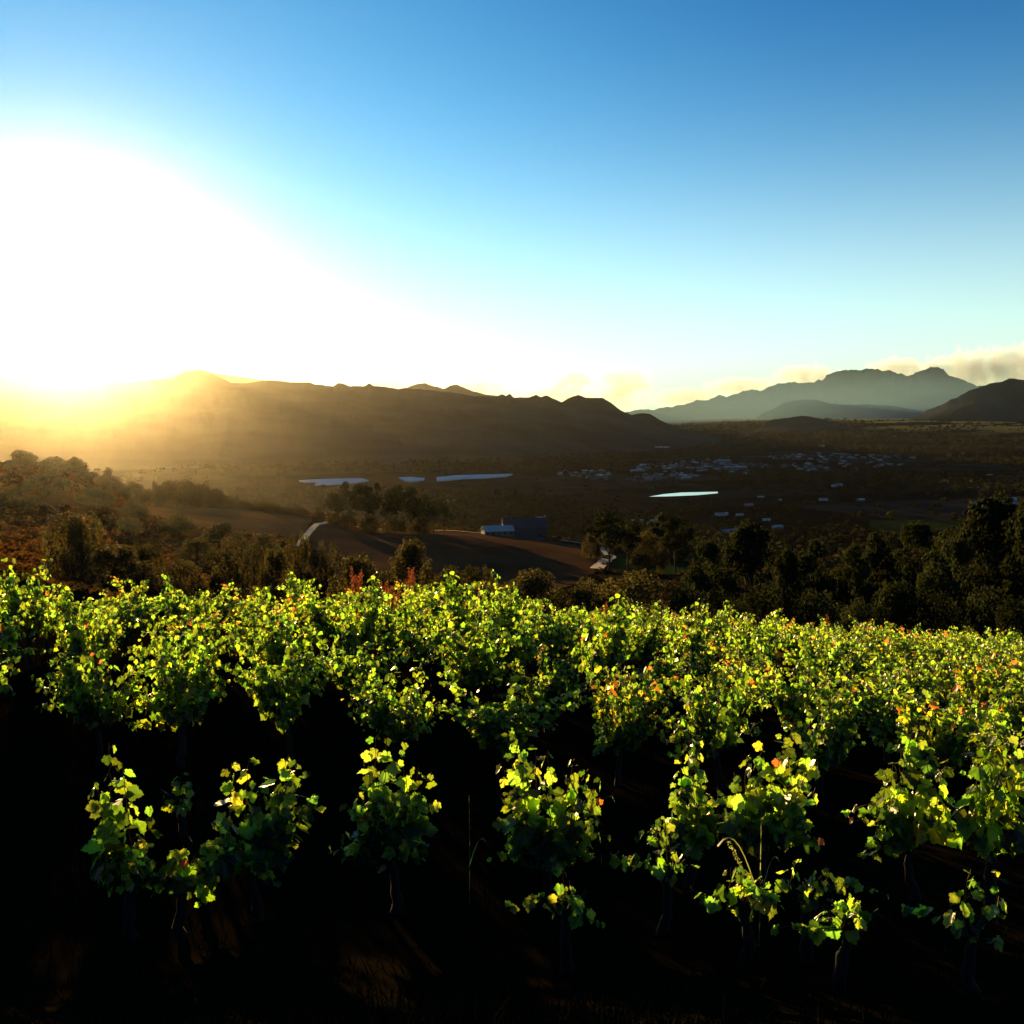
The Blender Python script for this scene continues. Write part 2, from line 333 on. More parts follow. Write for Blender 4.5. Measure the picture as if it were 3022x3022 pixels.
def nrm(v): return v / (np.linalg.norm(v, axis=-1, keepdims=True) + 1e-9)

# ------------------------------------------------------------------ vine leaves
def leaf_outline(hi):
    th = np.radians([-168, -150, -128, -108, -92, -76, -58, -42, -30, -16, 0, 16, 30, 42, 58, 76, 92, 108, 128, 150, 168] if hi else [-165, -125, -95, -62, -35, 0, 35, 62, 95, 125, 165])
    rad = np.array([0.34, 0.50, 0.53, 0.46, 0.58, 0.62, 0.58, 0.47, 0.58, 0.64, 0.74] if hi else [0.40, 0.55, 0.52, 0.62, 0.50, 0.72])
    rad = np.r_[rad, rad[:-1][::-1]]
    if hi:      # saw-toothed edge: a tooth between every two points
        t2 = (th[:-1] + th[1:]) / 2; r2 = (rad[:-1] + rad[1:]) / 2 * 0.93
        tt = np.empty(len(th) + len(t2)); ra = np.empty_like(tt); tt[::2] = th; tt[1::2] = t2; ra[::2] = rad * 1.03; ra[1::2] = r2; th, rad = tt, ra
    x = rad * np.sin(th); y = rad * np.cos(th) + 0.30
    z = -0.30 * x ** 2 - 0.16 * y ** 2 + 0.05 * np.sin(th * 5)
    V = np.vstack([[[0, 0.02, 0.04]], np.stack([x, y, z], -1)])
    F_ = np.array([[0, i, i + 1] for i in range(1, len(x))])
    return V, F_
LEAF = {True: leaf_outline(True), False: leaf_outline(False)}
def add_leaves(acc, P, T, Nn, size, col, hi, rng):
    """P base, T towards the tip, Nn blade normal"""
    T = nrm(T); X = nrm(np.cross(T, Nn)); Nn = np.cross(X, T)
    LV, LF = LEAF[hi]; k = len(P)
    cup = rng.uniform(-0.5, 2.0, k)[:, None, None]; wd = rng.uniform(0.85, 1.1, k)[:, None, None]
    fold = rng.uniform(0, 0.35, k)[:, None]
    lx, ly, lz = LV[None, :, 0, None] * wd, LV[None, :, 1, None], LV[None, :, 2, None] * cup
    lz = lz + (np.abs(LV[:, 0])[None] * fold)[..., None]
    V = P[:, None] + size[:, None, None] * (lx * X[:, None] + ly * T[:, None] + lz * Nn[:, None])
    n = len(LV); Fc = (LF[None] + (np.arange(k) * n)[:, None, None]).reshape(-1, 3)
    acc.add(V, Fc, np.repeat(col, n, axis=0))
def leaf_colours(k, rng, autumn=0.03):
    g = (0.12 + 1.08 * rng.random(k) ** 1.4)[:, None]
    c = g * np.array([1.0, 1.0, 1.0]) * np.stack([rng.uniform(0.55, 1.15, k), np.ones(k), rng.uniform(0.6, 1.6, k)], -1)
    a = rng.random(k); yel = a < autumn * 1.6; red = a < autumn * 0.35
    c[yel] = np.array([1.6, 1.05, 1.0]); c[red] = np.array([1.7, 0.35, 1.2])
    return c
def shoot(canes, leaves, path, rng, hi, step=0.055, size=0.11, autumn=0.03, thin=1.0, face=None):
    """a cane along a path with a leaf on a petiole at every node"""
    path = np.asarray(path, float); seg = np.linalg.norm(np.diff(path, axis=0), axis=1); Lt = seg.sum(); cu = np.r_[0, np.cumsum(seg)]
    m = max(4, int(Lt / 0.05)); u = np.linspace(0, Lt, m)
    pts = np.stack([np.interp(u, cu, path[:, i]) for i in range(3)], -1)
    for _ in range(2): pts[1:-1] = (pts[:-2] + pts[1:-1] * 2 + pts[2:]) / 4
    pts[1:] += rng.normal(0, 0.006, (m - 1, 3))
    if canes is not None: tube(canes, pts, np.linspace(0.0055, 0.0018, m), 4)
    k = int(Lt / step * thin)
    if k < 2: return
    uu = (np.arange(k) + rng.uniform(0, 1, k) * 0.6) / k * 0.94 + 0.06; uu = np.clip(uu, 0, 1)
    P = np.stack([np.interp(uu * Lt, u, pts[:, i]) for i in range(3)], -1)
    ang = np.arange(k) * 2.4 + rng.uniform(0, 6) + rng.normal(0, 0.5, k)
    out_ = np.stack([np.cos(ang), np.sin(ang), rng.uniform(-0.1, 0.7, k)], -1)
    pl = rng.uniform(0.04, 0.09, k) * (1 - 0.6 * uu)
    Q = P + nrm(out_) * pl[:, None]
    if canes is not None and hi:
        for a_, b_ in zip(P, Q): tube(canes, [a_, (a_ + b_) / 2 + [0, 0, 0.004], b_], 0.0016, 3)
    T = np.stack([np.cos(ang) * 0.55 + rng.normal(0, 0.35, k), np.sin(ang) * 0.55 + rng.normal(0, 0.35, k), rng.uniform(-1.3, 0.1, k)], -1)
    Nn = np.stack([np.cos(ang) + rng.normal(0, 0.5, k), np.sin(ang) + rng.normal(0, 0.5, k), rng.uniform(0.0, 0.9, k)], -1)
    s_ = size * rng.uniform(0.6, 1.2, k) * (1 - 0.62 * uu ** 2.2)
    add_leaves(leaves, Q, T, Nn, s_, leaf_colours(k, rng, autumn), hi, rng)
def trunk_mesh(rng, h=0.5, arms=3):
    a = Acc(); n = 9
    z = np.linspace(-0.1, h, n); pts = np.stack([np.cumsum(rng.normal(0, 0.014, n)), np.cumsum(rng.normal(0, 0.014, n)), z], -1); pts -= pts[1] * [1, 1, 0]
    tube(a, pts, np.linspace(0.048, 0.032, n) * rng.uniform(0.85, 1.15, n), 8)
    head = pts[-1]
    for k in range(arms):
        an = k * 2.1 + rng.uniform(0, 1)
        e = head + np.array([math.cos(an) * 0.2, math.sin(an) * 0.12, 0.12]); tube(a, [head, (head + e) / 2 + [0, 0, -0.02], e], [0.028, 0.022, 0.012], 6)
    return a.mesh('trunk', [M['bark']]), head
def arch(rng, p0, az_, reach, rise, droop):
    t_ = np.linspace(0, 1, 12)
    d = np.array([math.cos(az_), math.sin(az_)])
    xy = p0[:2] + np.outer(t_ ** 1.1 * reach, d); z = p0[2] + rise * np.sin(np.clip(t_ * (1.2 + droop), 0, 2.6)) 
    return np.c_[xy, z]
def generic_vine(seed, hi=False, autumn=0.03):
    rng = np.random.default_rng(seed); root = bpy.data.objects.new('grape_vine', None); COL.objects.link(root)
    tm, head = trunk_mesh(rng, 0.4); link('trunk', tm, root)
    ca, lv = Acc(), Acc()
    for k in range(26):
        an = rng.uniform(0, 2 * math.pi); rch = rng.uniform(0.1, 0.8); low = k % 3 == 0
        p0 = head + np.array([math.cos(an) * 0.15, math.sin(an) * 0.1, rng.uniform(0, 0.12)])
        pth = arch(rng, p0, an, rch, rng.uniform(0.05, 0.4) if low else rng.uniform(0.5, 1.05) * (1 - 0.35 * rch), rng.uniform(0.9, 1.6) if low else rng.uniform(0, 1.2)); pth[:, 1] = head[1] + (pth[:, 1] - head[1]) * 0.75
        shoot(ca, lv, pth, rng, hi, step=0.05, size=0.115, autumn=autumn)
        for q in range(2):       # side shoots
            i = rng.integers(3, 10); a2 = an + rng.normal(0, 1.3)
            shoot(ca, lv, arch(rng, pth[i], a2, rng.uniform(0.1, 0.3), rng.uniform(-0.05, 0.25), 0.5), rng, hi, step=0.045, size=0.085, autumn=autumn)
    link('cane', ca.mesh('cane', [M['cane']]), root); link('foliage', lv.mesh('foliage', [M['leaf']], smooth=False), root)
    return root
def copy_thing(src, loc, rotz=0.0, scale=(1, 1, 1)):
    c = src.copy(); COL.objects.link(c); c.location = loc; c.rotation_euler = (0, 0, rotz); c.scale = scale
    for ch in src.children:
        d = ch.copy(); COL.objects.link(d); d.parent = c
        for g in ch.children:
            e = g.copy(); COL.objects.link(e); e.parent = d
    return c

# ---- front row: every vine shaped after the one in the photo
def front_vine(label, base_px, r, tips, seed, fill=6, fill_h=0.35, group='vines of the front row', size=0.15):
    rng = np.random.default_rng(seed)
    b = at(base_px, 1400, r); g = Hs(b.x, b.y); base = Vector((b.x, b.y, g))
    root = link('grape_vine', None, None, base); tag(root, label, 'vine', group)
    tm, head = trunk_mesh(rng, 0.42); link('trunk', tm, root)
    for tp in tips:
        px, py = tp[:2]; au = tp[2] if len(tp) > 2 else 0.02
        e = at(px, py, r + rng.uniform(-0.3, 0.3)) - base; e = np.array(e)
        p0 = head + np.array([np.clip(e[0], -0.15, 0.15), rng.uniform(-0.08, 0.08), 0.05])
        top = max(e[2] - 0.02, p0[2] + 0.1)
        c1 = np.array([p0[0] + (e[0] - p0[0]) * 0.25, e[1] * 0.3, p0[2] + (top - p0[2]) * 0.55]); c2 = np.array([p0[0] + (e[0] - p0[0]) * 0.75, e[1] * 0.8, top + 0.05 * rng.random()])
        t_ = np.linspace(0, 1, 14)[:, None]; pth = (1 - t_) ** 3 * p0 + 3 * (1 - t_) ** 2 * t_ * c1 + 3 * (1 - t_) * t_ ** 2 * c2 + t_ ** 3 * e
        ca, lv = Acc(), Acc(); shoot(ca, lv, pth, rng, True, step=0.055, size=size, autumn=au)
        s = link('shoot', ca.mesh('shoot', [M['cane']]), root); link('foliage', lv.mesh('foliage', [M['leaf']], smooth=False), s)
    ca, lv = Acc(), Acc()
    for k in range(fill):
        an = rng.uniform(0, 2 * math.pi); shoot(ca, lv, arch(rng, head, an, rng.uniform(0.2, 0.6), rng.uniform(0.0, fill_h), 1.7), rng, True, step=0.05, size=0.11)
    if fill:
        s = link('shoot', ca.mesh('shoot', [M['cane']]), root); link('foliage', lv.mesh('foliage', [M['leaf']], smooth=False), s)
    return root
front_vine('leftmost front row vine, one narrow leaning shoot of big round leaves on red stems', 235, 8.5, [(205,1402),(228,1440),(178,1470),(282,1525),(188,1530),(215,1590),(268,1640),(300,1690)], 1, fill=4, fill_h=0.3)
front_vine('short low vine tucked between the narrow leftmost vine and the broad bushy one', 335, 8.4, [(330,1605),(345,1640),(310,1655),(350,1690)], 2, fill=3, fill_h=0.3)
front_vine('broad bushy vine with large pale leaves trailing down its left side', 480, 8.6, [(437,1435),(470,1432),(545,1422),(562,1436),(588,1455),(603,1500),(402,1545),(385,1605),(362,1690),(430,1650),(500,1465),(532,1495),(615,1520),(380,1715)], 3)
front_vine('domed front row vine with a twin tufted top and a curved right shoulder', 740, 8.6, [(710,1393),(730,1390),(762,1400),(692,1430),(650,1515),(640,1575),(790,1445),(812,1458),(828,1510),(670,1495),(700,1470),(660,1605)], 4)
front_vine('tall middle vine of the front row with a left spire, sloping down to the right', 1030, 8.7, [(955,1370),(966,1382),(942,1440),(938,1500),(945,1550),(1010,1408),(1035,1420),(1085,1428),(1110,1450),(1140,1470),(1158,1500),(960,1580,.1),(1070,1480,.1),(1130,1540),(1090,1560,.2),(1150,1580),(1000,1560,.1),(1010,1600,.35)], 5)
front_vine('slender upright front row vine with a yellow leaf on its right side', 1310, 8.9, [(1300,1365),(1310,1380),(1285,1430),(1275,1480),(1330,1480,.1),(1357,1490,.3),(1290,1560),(1322,1560)], 6, fill=5)
front_vine('wide vine rising to a peak at the upper right, above the tall grass stalk', 1450, 8.9, [(1500,1358),(1482,1385),(1440,1400),(1405,1420),(1385,1460),(1375,1550),(1530,1400),(1545,1440),(1540,1490),(1470,1420),(1420,1500,.1),(1390,1570),(1510,1520)], 7)
front_vine('spreading vine with yellowing lower leaves, second from the right end of the front row', 1740, 9.1, [(1737,1350),(1720,1370),(1700,1400),(1682,1440),(1665,1450),(1762,1400),(1790,1430),(1690,1500),(1770,1480,.15),(1740,1520,.15),(1805,1500,.1)], 8, fill=5)
front_vine('rightmost front row vine with pale curled shoots, cut by the edge of the view', 1885, 9.1, [(1850,1340),(1880,1370),(1902,1385),(1922,1400),(1860,1430),(1842,1470),(1890,1450,.1),(1928,1440),(1900,1500),(1950,1380)], 9, fill=5)
lowg = 'low vines in front of the front row'
front_vine('low shoot with upright leaves in the dark below the tall middle vine', 1068, 7.3, [(1062,1640),(1075,1660),(1060,1690)], 11, fill=2, fill_h=0.2, group=lowg, size=0.09)
front_vine('low dark leafed vine at the foot of the tall grass stalk', 1410, 7.4, [(1395,1632),(1378,1640),(1442,1660),(1420,1690),(1455,1700)], 12, fill=3, fill_h=0.2, group=lowg, size=0.1)
front_vine('lowest vine, a small drooping tuft of round leaves alone at lower right', 1590, 7.0, [(1592,1685),(1570,1708),(1612,1688),(1600,1720),(1560,1740),(1618,1730)], 13, fill=3, fill_h=0.15, group=lowg, size=0.095)
front_vine('low vine with a thin leaning shoot near the right edge below the rightmost vine', 1865, 7.3, [(1872,1640),(1850,1660),(1885,1690),(1830,1640)], 14, fill=2, fill_h=0.2, group=lowg, size=0.09)
front_vine('small upright tuft of vine leaves between the low drooping tuft and the thin leaning shoot', 1530, 7.6, [(1505,1622),(1560,1630),(1535,1640)], 15, fill=2, fill_h=0.2, group=lowg, size=0.085)
front_vine('tiny bright vine tip in the gap left of the slender upright vine', 1250, 8.0, [(1250,1530),(1240,1545),(1265,1590)], 16, fill=2, fill_h=0.2, group=lowg, size=0.09)
front_vine('tiny shoot of vine leaves in the dark behind the leftmost vine', 350, 10.4, [(350,1455),(345,1475)], 17, fill=1, fill_h=0.2, group=lowg, size=0.08)

# ---- the rows behind
protos = [generic_vine(100 + k, autumn=0.02 if k % 4 else 0.09) for k in range(8)]
used = [False] * len(protos)
edge_x = [-40, -14, -9, -3, 0, 7.5, 22, 35, 60]; edge_y = [18, 19.3, 20.2, 25, 29, 37.5, 48, 53, 60]
rng = np.random.default_rng(5); nv = 0
row_d = [12.2, 14.6]
while row_d[-1] < 54: row_d.append(row_d[-1] + (2.25 if row_d[-1] < 26 else 2.5))
rowname = ['second', 'third']
for ri, d0 in enumerate(row_d):
    for k in range(-30, 60):
        u = k * 1.22 + (ri % 2) * 0.5 + rng.normal(0, 0.1)
        x = u; y = d0 + 0.05 * u + rng.normal(0, 0.12)
        if abs(x) > 0.475 * y + 1.5 or y > np.interp(x, edge_x, edge_y): continue
        z = Hs(x, y); pi = int(rng.integers(len(protos))); s = rng.uniform(0.88, 1.12); rz = rng.uniform(-0.4, 0.4) + (math.pi if rng.random() < 0.5 else 0)
        hz_ = rng.uniform(0.75, 1.18) if ri else rng.uniform(0.78, 1.08)
        if not used[pi]: v = protos[pi]; used[pi] = True; v.location = (x, y, z); v.rotation_euler = (0, 0, rz); v.scale = (s * rng.uniform(0.75, 1.05), s, s * hz_)
        else: v = copy_thing(protos[pi], (x, y, z), rz, (s * rng.uniform(0.75, 1.05), s, s * hz_))
        if ri == 0: side = 'left' if x < -1.5 else ('right' if x > 2 else 'middle'); tag(v, 'leafy vine of the second row, above the dark gap behind the front row, %s part' % side, 'vine', 'vines of the second row, %s part' % side)
        elif ri < 4: tag(v, 'sunlit leafy vine in the rows just beyond the second row', 'vine', 'vines in the middle of the vineyard')
        elif x < 2: tag(v, 'sunlit vine in the far rows of the vineyard below the golden hillside', 'vine', 'far vines below the hillside')
        else: tag(v, 'small sunlit vine in the far right rows of the vineyard before the dark trees', 'vine', 'far vines before the dark trees')
        nv += 1
print('VINES', nv)
for p, u_ in zip(protos, used):
    if not u_:
        for c in list(p.children): bpy.data.objects.remove(c)
        bpy.data.objects.remove(p)

# ---- dry dock weeds standing among the vines
def dock_weed(px, py, r, h, label, seed):
    rng = np.random.default_rng(seed); p = at(px, py - 10, r); g = Hs(p.x, p.y); h = max(h, p.z - g)
    root = link('dry_weed', None, None, (p.x, p.y, g)); tag(root, label, 'weed', 'rusty dry weeds among the vines')
    st, sd_ = Acc(), Acc()
    for k in range(10):
        an = rng.uniform(0, 6.28); top = np.array([math.cos(an) * 0.16 * rng.random(), math.sin(an) * 0.1, h * rng.uniform(0.75, 1.02)])
        tube(st, [[0, 0, 0], top * [0.5, 0.5, 0.5], top], [0.006, 0.004, 0.002], 4)
        n = 200; u = rng.uniform(0.45, 1.0, n); c = top * u[:, None] + rng.normal(0, 0.022, (n, 3)); d = nrm(rng.normal(0, 1, (n, 3))) * 0.016; e = nrm(rng.normal(0, 1, (n, 3))) * 0.012
        V = np.stack([c - d, c + e, c + d, c - e], 1); sd_.add(V, np.arange(n * 4).reshape(-1, 4))
    link('stem', st.mesh('stem', [M['weed']]), root); link('seed_head', sd_.mesh('seed_head', [M['weed']], smooth=False), root)
WD = [(672,1078,27,'tallest rusty weed at the crest of the vineyard, left of the round dark bush'),(722,1102,24,'rusty weed cluster just down the slope from the tallest rusty weed'),(742,1115,22,'short rusty weed on the right of the weed cluster'),(775,1082,28,'faint brown weed below the round dark bush'),
 (1155,1165,30,'rusty weed in the far middle of the vineyard, before the dark trees'),(1140,1180,28,'rusty weed just left of the far middle weed'),(1698,1192,40,'rusty weed near the right end of the far vine rows, left of a pair'),(1716,1198,40,'rusty weed near the right end of the far vine rows, right of a pair'),(1625,1210,34,'brown weed in the right part of the vineyard'),(1562,1172,38,'slim brown weed above the vines at the dark trees'),(1330,1195,26,'orange weed stalk standing by yellow vine leaves, right of centre')]
for i, (px, py, r, lb) in enumerate(WD): dock_weed(px, py, r, 1.3, lb, 300 + i)

# ---- tall grass stalk below the wide vine, and grass tufts
def grass_plant(px, r, top_py, label, seed, blades=((0, 1), (-0.22, 0.85), (0.1, 0.7), (-0.12, 0.6)), panicle=True):
    rng = np.random.default_rng(seed); p = at(px, top_py, r); g = Hs(p.x, p.y); h = p.z - g
    root = link('tall_grass', None, None, (p.x, p.y, g)); tag(root, label, 'grass plant')
    a = Acc(); tube(a, [[0, 0, 0], [0.004, 0, h * 0.5], [0, 0, h]], [0.004, 0.003, 0.0015], 5); link('stalk', a.mesh('stalk', [M['grass']]), root)
    for dx, hh in blades:
        a = Acc(); n = 9; t_ = np.linspace(0, 1, n); x = dx * 1.4 * t_; z = h * (0.35 + (hh - 0.35) * np.sin(t_ * 2.1) / np.sin(1.57)); wd = 0.0035 * (1 - t_ ** 2) + 0.0006
        V = np.stack([np.stack([x - wd, 0 * x + 0.02 * dx, z], -1), np.stack([x + wd, 0 * x + 0.03 * t_, z], -1)], 1); a.add(V, quad_grid(n, 2)); link('blade', a.mesh('blade', [M['grass']]), root)
    if panicle:
        a = Acc(); n = 60; u = rng.random(n); c = np.stack([-0.13 - 0.10 * u, 0 * u, h * (0.62 + 0.2 * u)], -1) + rng.normal(0, 0.008, (n, 3)); d = nrm(rng.normal(0, 1, (n, 3))) * 0.012; e = nrm(rng.normal(0, 1, (n, 3))) * 0.007
        a.add(np.stack([c - d, c + e, c + d, c - e], 1), np.arange(n * 4).reshape(-1, 4)); link('seed_head', a.mesh('seed_head', [M['grass']], smooth=False), root)
grass_plant(1437, 7.8, 1545, 'tall pale green grass stalk with bent blades below the wide vine', 1)
grass_plant(885, 8.8, 1500, 'thin bright grass stalk in the gap left of the tall middle vine', 2, blades=((0.1, 0.6),), panicle=False)

# ---- ground cover between the rows
rng = np.random.default_rng(9); a = Acc(); n = 26000
yy = 3.5 + 26 * rng.random(n) ** 1.5; xx = rng.uniform(-1, 1, n) * (0.5 * yy + 1); zz = HG(xx, yy)
P = np.stack([xx, yy, zz], -1); hh = rng.uniform(0.03, 0.16, n) * (0.4 + 1.2 * vnoise(xx / 1.5, yy / 1.5, 4)); an = rng.uniform(0, 6.28, n); dx = np.stack([np.cos(an), np.sin(an), 0 * an], -1) * 0.006
tip = P + np.stack([rng.normal(0, 0.05, n), rng.normal(0, 0.05, n), hh], -1)
a.add(np.stack([P - dx, P + dx, tip], 1), np.arange(n * 3).reshape(-1, 3), np.array([0.8, 0.8, 0.6]))
tag(link('grass', a.mesh('grass', [material('dull grass', (0.012, 0.013, 0.005), rough=1.0, spec=0.0, var=0.3, scale=2, tint=True)], smooth=False)), 'dull short grass and weeds on the shade-darkened soil between the vine rows', 'grass', kind='stuff')

# ------------------------------------------------------------------ trees and bushes
def crown_mesh(blobs, nf, leaf, rng, upright, mat):
    a = Acc(); B = np.array(blobs); wt = B[:, 3] * B[:, 4]; wt = wt / wt.sum(); cnt = rng.multinomial(nf, wt)
    Ps = []; Cs = []; Os = []
    for b, c in zip(B, cnt):
        d = nrm(rng.normal(0, 1, (c, 3))); rad = rng.uniform(0.72, 1.1, c)[:, None] * (1 + 0.22 * np.sin(d[:, :1] * 7 + b[0]) * np.sin(d[:, 2:] * 6 + b[1]))
        Ps.append(b[:3] + d * rad * [b[3], b[3], b[4]]); Cs.append(np.full(c, rng.uniform(0.6, 1.35))); Os.append(d)
    P = np.vstack(Ps); c = np.concatenate(Cs); O = np.vstack(Os); k = len(P)
    s = leaf * rng.uniform(0.5, 1.5, k)[:, None]
    n_ = nrm(O + rng.normal(0, 0.9, (k, 3))); x = nrm(np.cross(n_, rng.normal(0, 1, (k, 3)))); y = np.cross(n_, x)
    if upright: y = nrm(y + [0, 0, upright]); 
    V = np.stack([P - x * s * 0.5, P + y * s * 0.9, P + x * s * 0.5, P - y * s * 0.5], 1)
    col = (c[:, None] * rng.uniform(0.75, 1.25, (k, 1))) * np.stack([rng.uniform(0.8, 1.2, k), np.ones(k), np.ones(k)], -1)
    a.add(V, np.arange(k * 4).reshape(-1, 4), np.repeat(col, 4, axis=0)); return a.mesh('crown', [mat], smooth=False)
def tree_proto(kind, seed):
    """unit tree: height 1, crown width about 1 (both scaled on placing)"""
    rng = np.random.default_rng(seed); blobs = []; limbs = []
    if kind == 'dome':
        for k in range(26):
            an = rng.uniform(0, 6.28); e = rng.random() ** 0.6 * 1.45; rr_ = 0.36
            blobs.append((math.cos(an) * rr_ * math.sin(e) * 1.0, math.sin(an) * rr_ * math.sin(e), 0.22 + 0.58 * math.cos(e), rng.uniform(0.09, 0.17), rng.uniform(0.10, 0.2)))
        for k in range(12): an = rng.uniform(0, 6.28); blobs.append((0.32 * math.cos(an), 0.32 * math.sin(an), rng.uniform(0.12, 0.35), 0.15, 0.16))
        nf, leaf = 9000, 0.023
    elif kind == 'upright':
        for k in range(30):
            an = rng.uniform(0, 6.28); rr_ = rng.random() ** 0.7 * 0.42; z = rng.uniform(0.3, 0.95) * (1 - 0.7 * rr_)
            blobs.append((math.cos(an) * rr_, math.sin(an) * rr_, z * 0.95, rng.uniform(0.05, 0.10), rng.uniform(0.10, 0.17)))
        for k in range(10): an = rng.uniform(0, 6.28); blobs.append((0.28 * math.cos(an), 0.28 * math.sin(an), rng.uniform(0.15, 0.3), 0.16, 0.16))
        nf, leaf = 9000, 0.022
    elif kind == 'tall':
        for k in range(34):
            z = rng.uniform(0.3, 0.97); wmax = 0.46 * math.sin(min(1, (1.05 - z) * 1.6) * 1.5); an = rng.uniform(0, 6.28); rr_ = wmax * rng.random() ** 0.4
            blobs.append((math.cos(an) * rr_, math.sin(an) * rr_, z, rng.uniform(0.07, 0.14), rng.uniform(0.05, 0.09)))
        nf, leaf = 12000, 0.019
    else:        # gum: clumps of leaves on rising limbs, sky between them
        for k in range(22):
            z = rng.uniform(0.42, 0.95); an = rng.uniform(0, 6.28); rr_ = 0.44 * rng.random() ** 0.5 * (1.15 - 0.7 * abs(z - 0.6))
            blobs.append((math.cos(an) * rr_, math.sin(an) * rr_, z, rng.uniform(0.08, 0.15), rng.uniform(0.04, 0.085)))
        nf, leaf = 2600, 0.036
    a = Acc(); hb = min(b[2] for b in blobs)
    tube(a, [[0, 0, -0.06], [0.01, 0, 0.2], [-0.01, 0.01, 0.45], [0, 0, 0.75]], [0.032, 0.024, 0.016, 0.006], 8)
    for b in blobs[:14]:
        z0 = min(0.6, max(0.1, b[2] - 0.3)); p0 = np.array([0, 0, z0]); p1 = np.array(b[:3]); tube(a, [p0, p0 * 0.5 + p1 * 0.5 - [0, 0, 0.03], p1], [0.012, 0.008, 0.003], 5)
    return a.mesh('trunk', [M['bark']]), crown_mesh(blobs, nf, leaf, rng, 0.8 if kind == 'upright' else 0, M['shaded_crown' if kind in ('tall', 'gum') else 'crown'])
PT = {k: [tree_proto(k, 50 + i * 7 + len(k)) for i in range(3)] for k in ('dome', 'upright', 'tall', 'gum')}
CATN = {'dome': ('round_bush', 'bush'), 'upright': ('bush', 'bush'), 'tall': ('tree', 'tree'), 'gum': ('gum_tree', 'tree')}
rng_t = np.random.default_rng(77)
def plant(kind, cx, ytop, wpx, r, label, group=None, s=S32, hmin=1.5, dark=False):
    a_, t_ = azt(cx * s, ytop * s); x, y = r * math.sin(a_), r * math.cos(a_); g = Hs(x, y); h = max(hmin, t_ * r - g)
    wd = wpx * s * r / F; h = max(h, 0.5 * wd)
    name, cat = CATN[kind]; root = link(name, None, None, (x, y, g)); root.rotation_euler = (0, 0, rng_t.uniform(0, 6.28))
    root.scale = (wd * 1.05, wd * 1.05, h * 1.12); tag(root, label, cat, group)
    tm, cm = PT[kind][int(rng_t.integers(3))]; link('trunk', tm, root); co = link('crown', cm, root)
    if dark: co.material_slots[0].link = 'OBJECT'; co.material_slots[0].material = M['shaded_crown']
    return root
bk = 'bushes behind the vineyard'
for k, cx, yt, wp, r, lb in [
 ('upright',150,950,135,95,'large feathery bush glowing in the sun flare at far left behind the vines'),
 ('upright',268,1012,85,92,'smaller dark spiky bush right of the large feathery one'),
 ('dome',215,1036,150,80,'low rounded bush with a bright rim under the large feathery bush'),
 ('upright',432,1020,95,100,'rounded open bush rising above the vines left of the dark upright shrubs'),
 ('upright',562,1005,65,105,'tallest of the dark upright shrubs left of the brown field'),
 ('upright',615,1024,85,100,'dark spiky shrub right of the tallest upright shrub'),
 ('dome',520,1040,80,85,'low dark shrub at the foot of the upright shrubs'),
 ('dome',675,1058,130,78,'low spreading shrub at the lower left corner of the brown field'),
 ('dome',775,1026,100,110,'big round dark bush with a lit rim standing before the brown field'),
 ('upright',902,1054,68,115,'loose airy bush on its own before the brown field'),
 ('dome',850,1074,120,82,'low dark bush between the big round bush and the airy bush'),
 ('dome',1005,1084,150,88,'wide low bush with golden left edge under the brown field'),
 ('dome',1110,1098,110,82,'low dark bush right of the wide golden edged bush'),
 ('dome',1195,1086,180,90,'broad dark mound of bush at the right corner of the brown field'),
 ('dome',960,1104,90,70,'small dark bush low against the vines in the middle'),
 ('dome',730,1090,90,72,'small dark bush low against the vines left of middle'),
 ('dome',340,1062,110,75,'low brown bush against the vines left of the open bush')]: plant(k, cx, yt, wp, r, lb, bk)
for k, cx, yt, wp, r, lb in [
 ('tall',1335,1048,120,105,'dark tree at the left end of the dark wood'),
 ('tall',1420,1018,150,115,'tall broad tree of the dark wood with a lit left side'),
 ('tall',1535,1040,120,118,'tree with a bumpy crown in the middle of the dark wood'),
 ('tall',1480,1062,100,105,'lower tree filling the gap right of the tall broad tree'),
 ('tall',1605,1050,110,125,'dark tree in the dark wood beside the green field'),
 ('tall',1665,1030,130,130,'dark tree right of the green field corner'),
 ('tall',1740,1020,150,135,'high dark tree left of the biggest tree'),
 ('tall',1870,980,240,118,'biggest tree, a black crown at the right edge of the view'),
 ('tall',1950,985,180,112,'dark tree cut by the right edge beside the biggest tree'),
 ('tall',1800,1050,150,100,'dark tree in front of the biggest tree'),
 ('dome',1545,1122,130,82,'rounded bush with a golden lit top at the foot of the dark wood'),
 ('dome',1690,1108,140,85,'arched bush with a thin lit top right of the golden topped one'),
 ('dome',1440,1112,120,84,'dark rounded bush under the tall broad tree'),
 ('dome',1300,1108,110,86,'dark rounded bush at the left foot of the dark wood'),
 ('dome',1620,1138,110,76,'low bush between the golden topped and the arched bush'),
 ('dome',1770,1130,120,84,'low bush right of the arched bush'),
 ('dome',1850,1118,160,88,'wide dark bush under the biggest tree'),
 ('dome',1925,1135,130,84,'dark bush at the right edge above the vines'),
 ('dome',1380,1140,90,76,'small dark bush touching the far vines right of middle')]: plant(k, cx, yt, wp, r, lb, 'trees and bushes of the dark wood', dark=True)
gg = 'gum trees of the grove on the field edge'
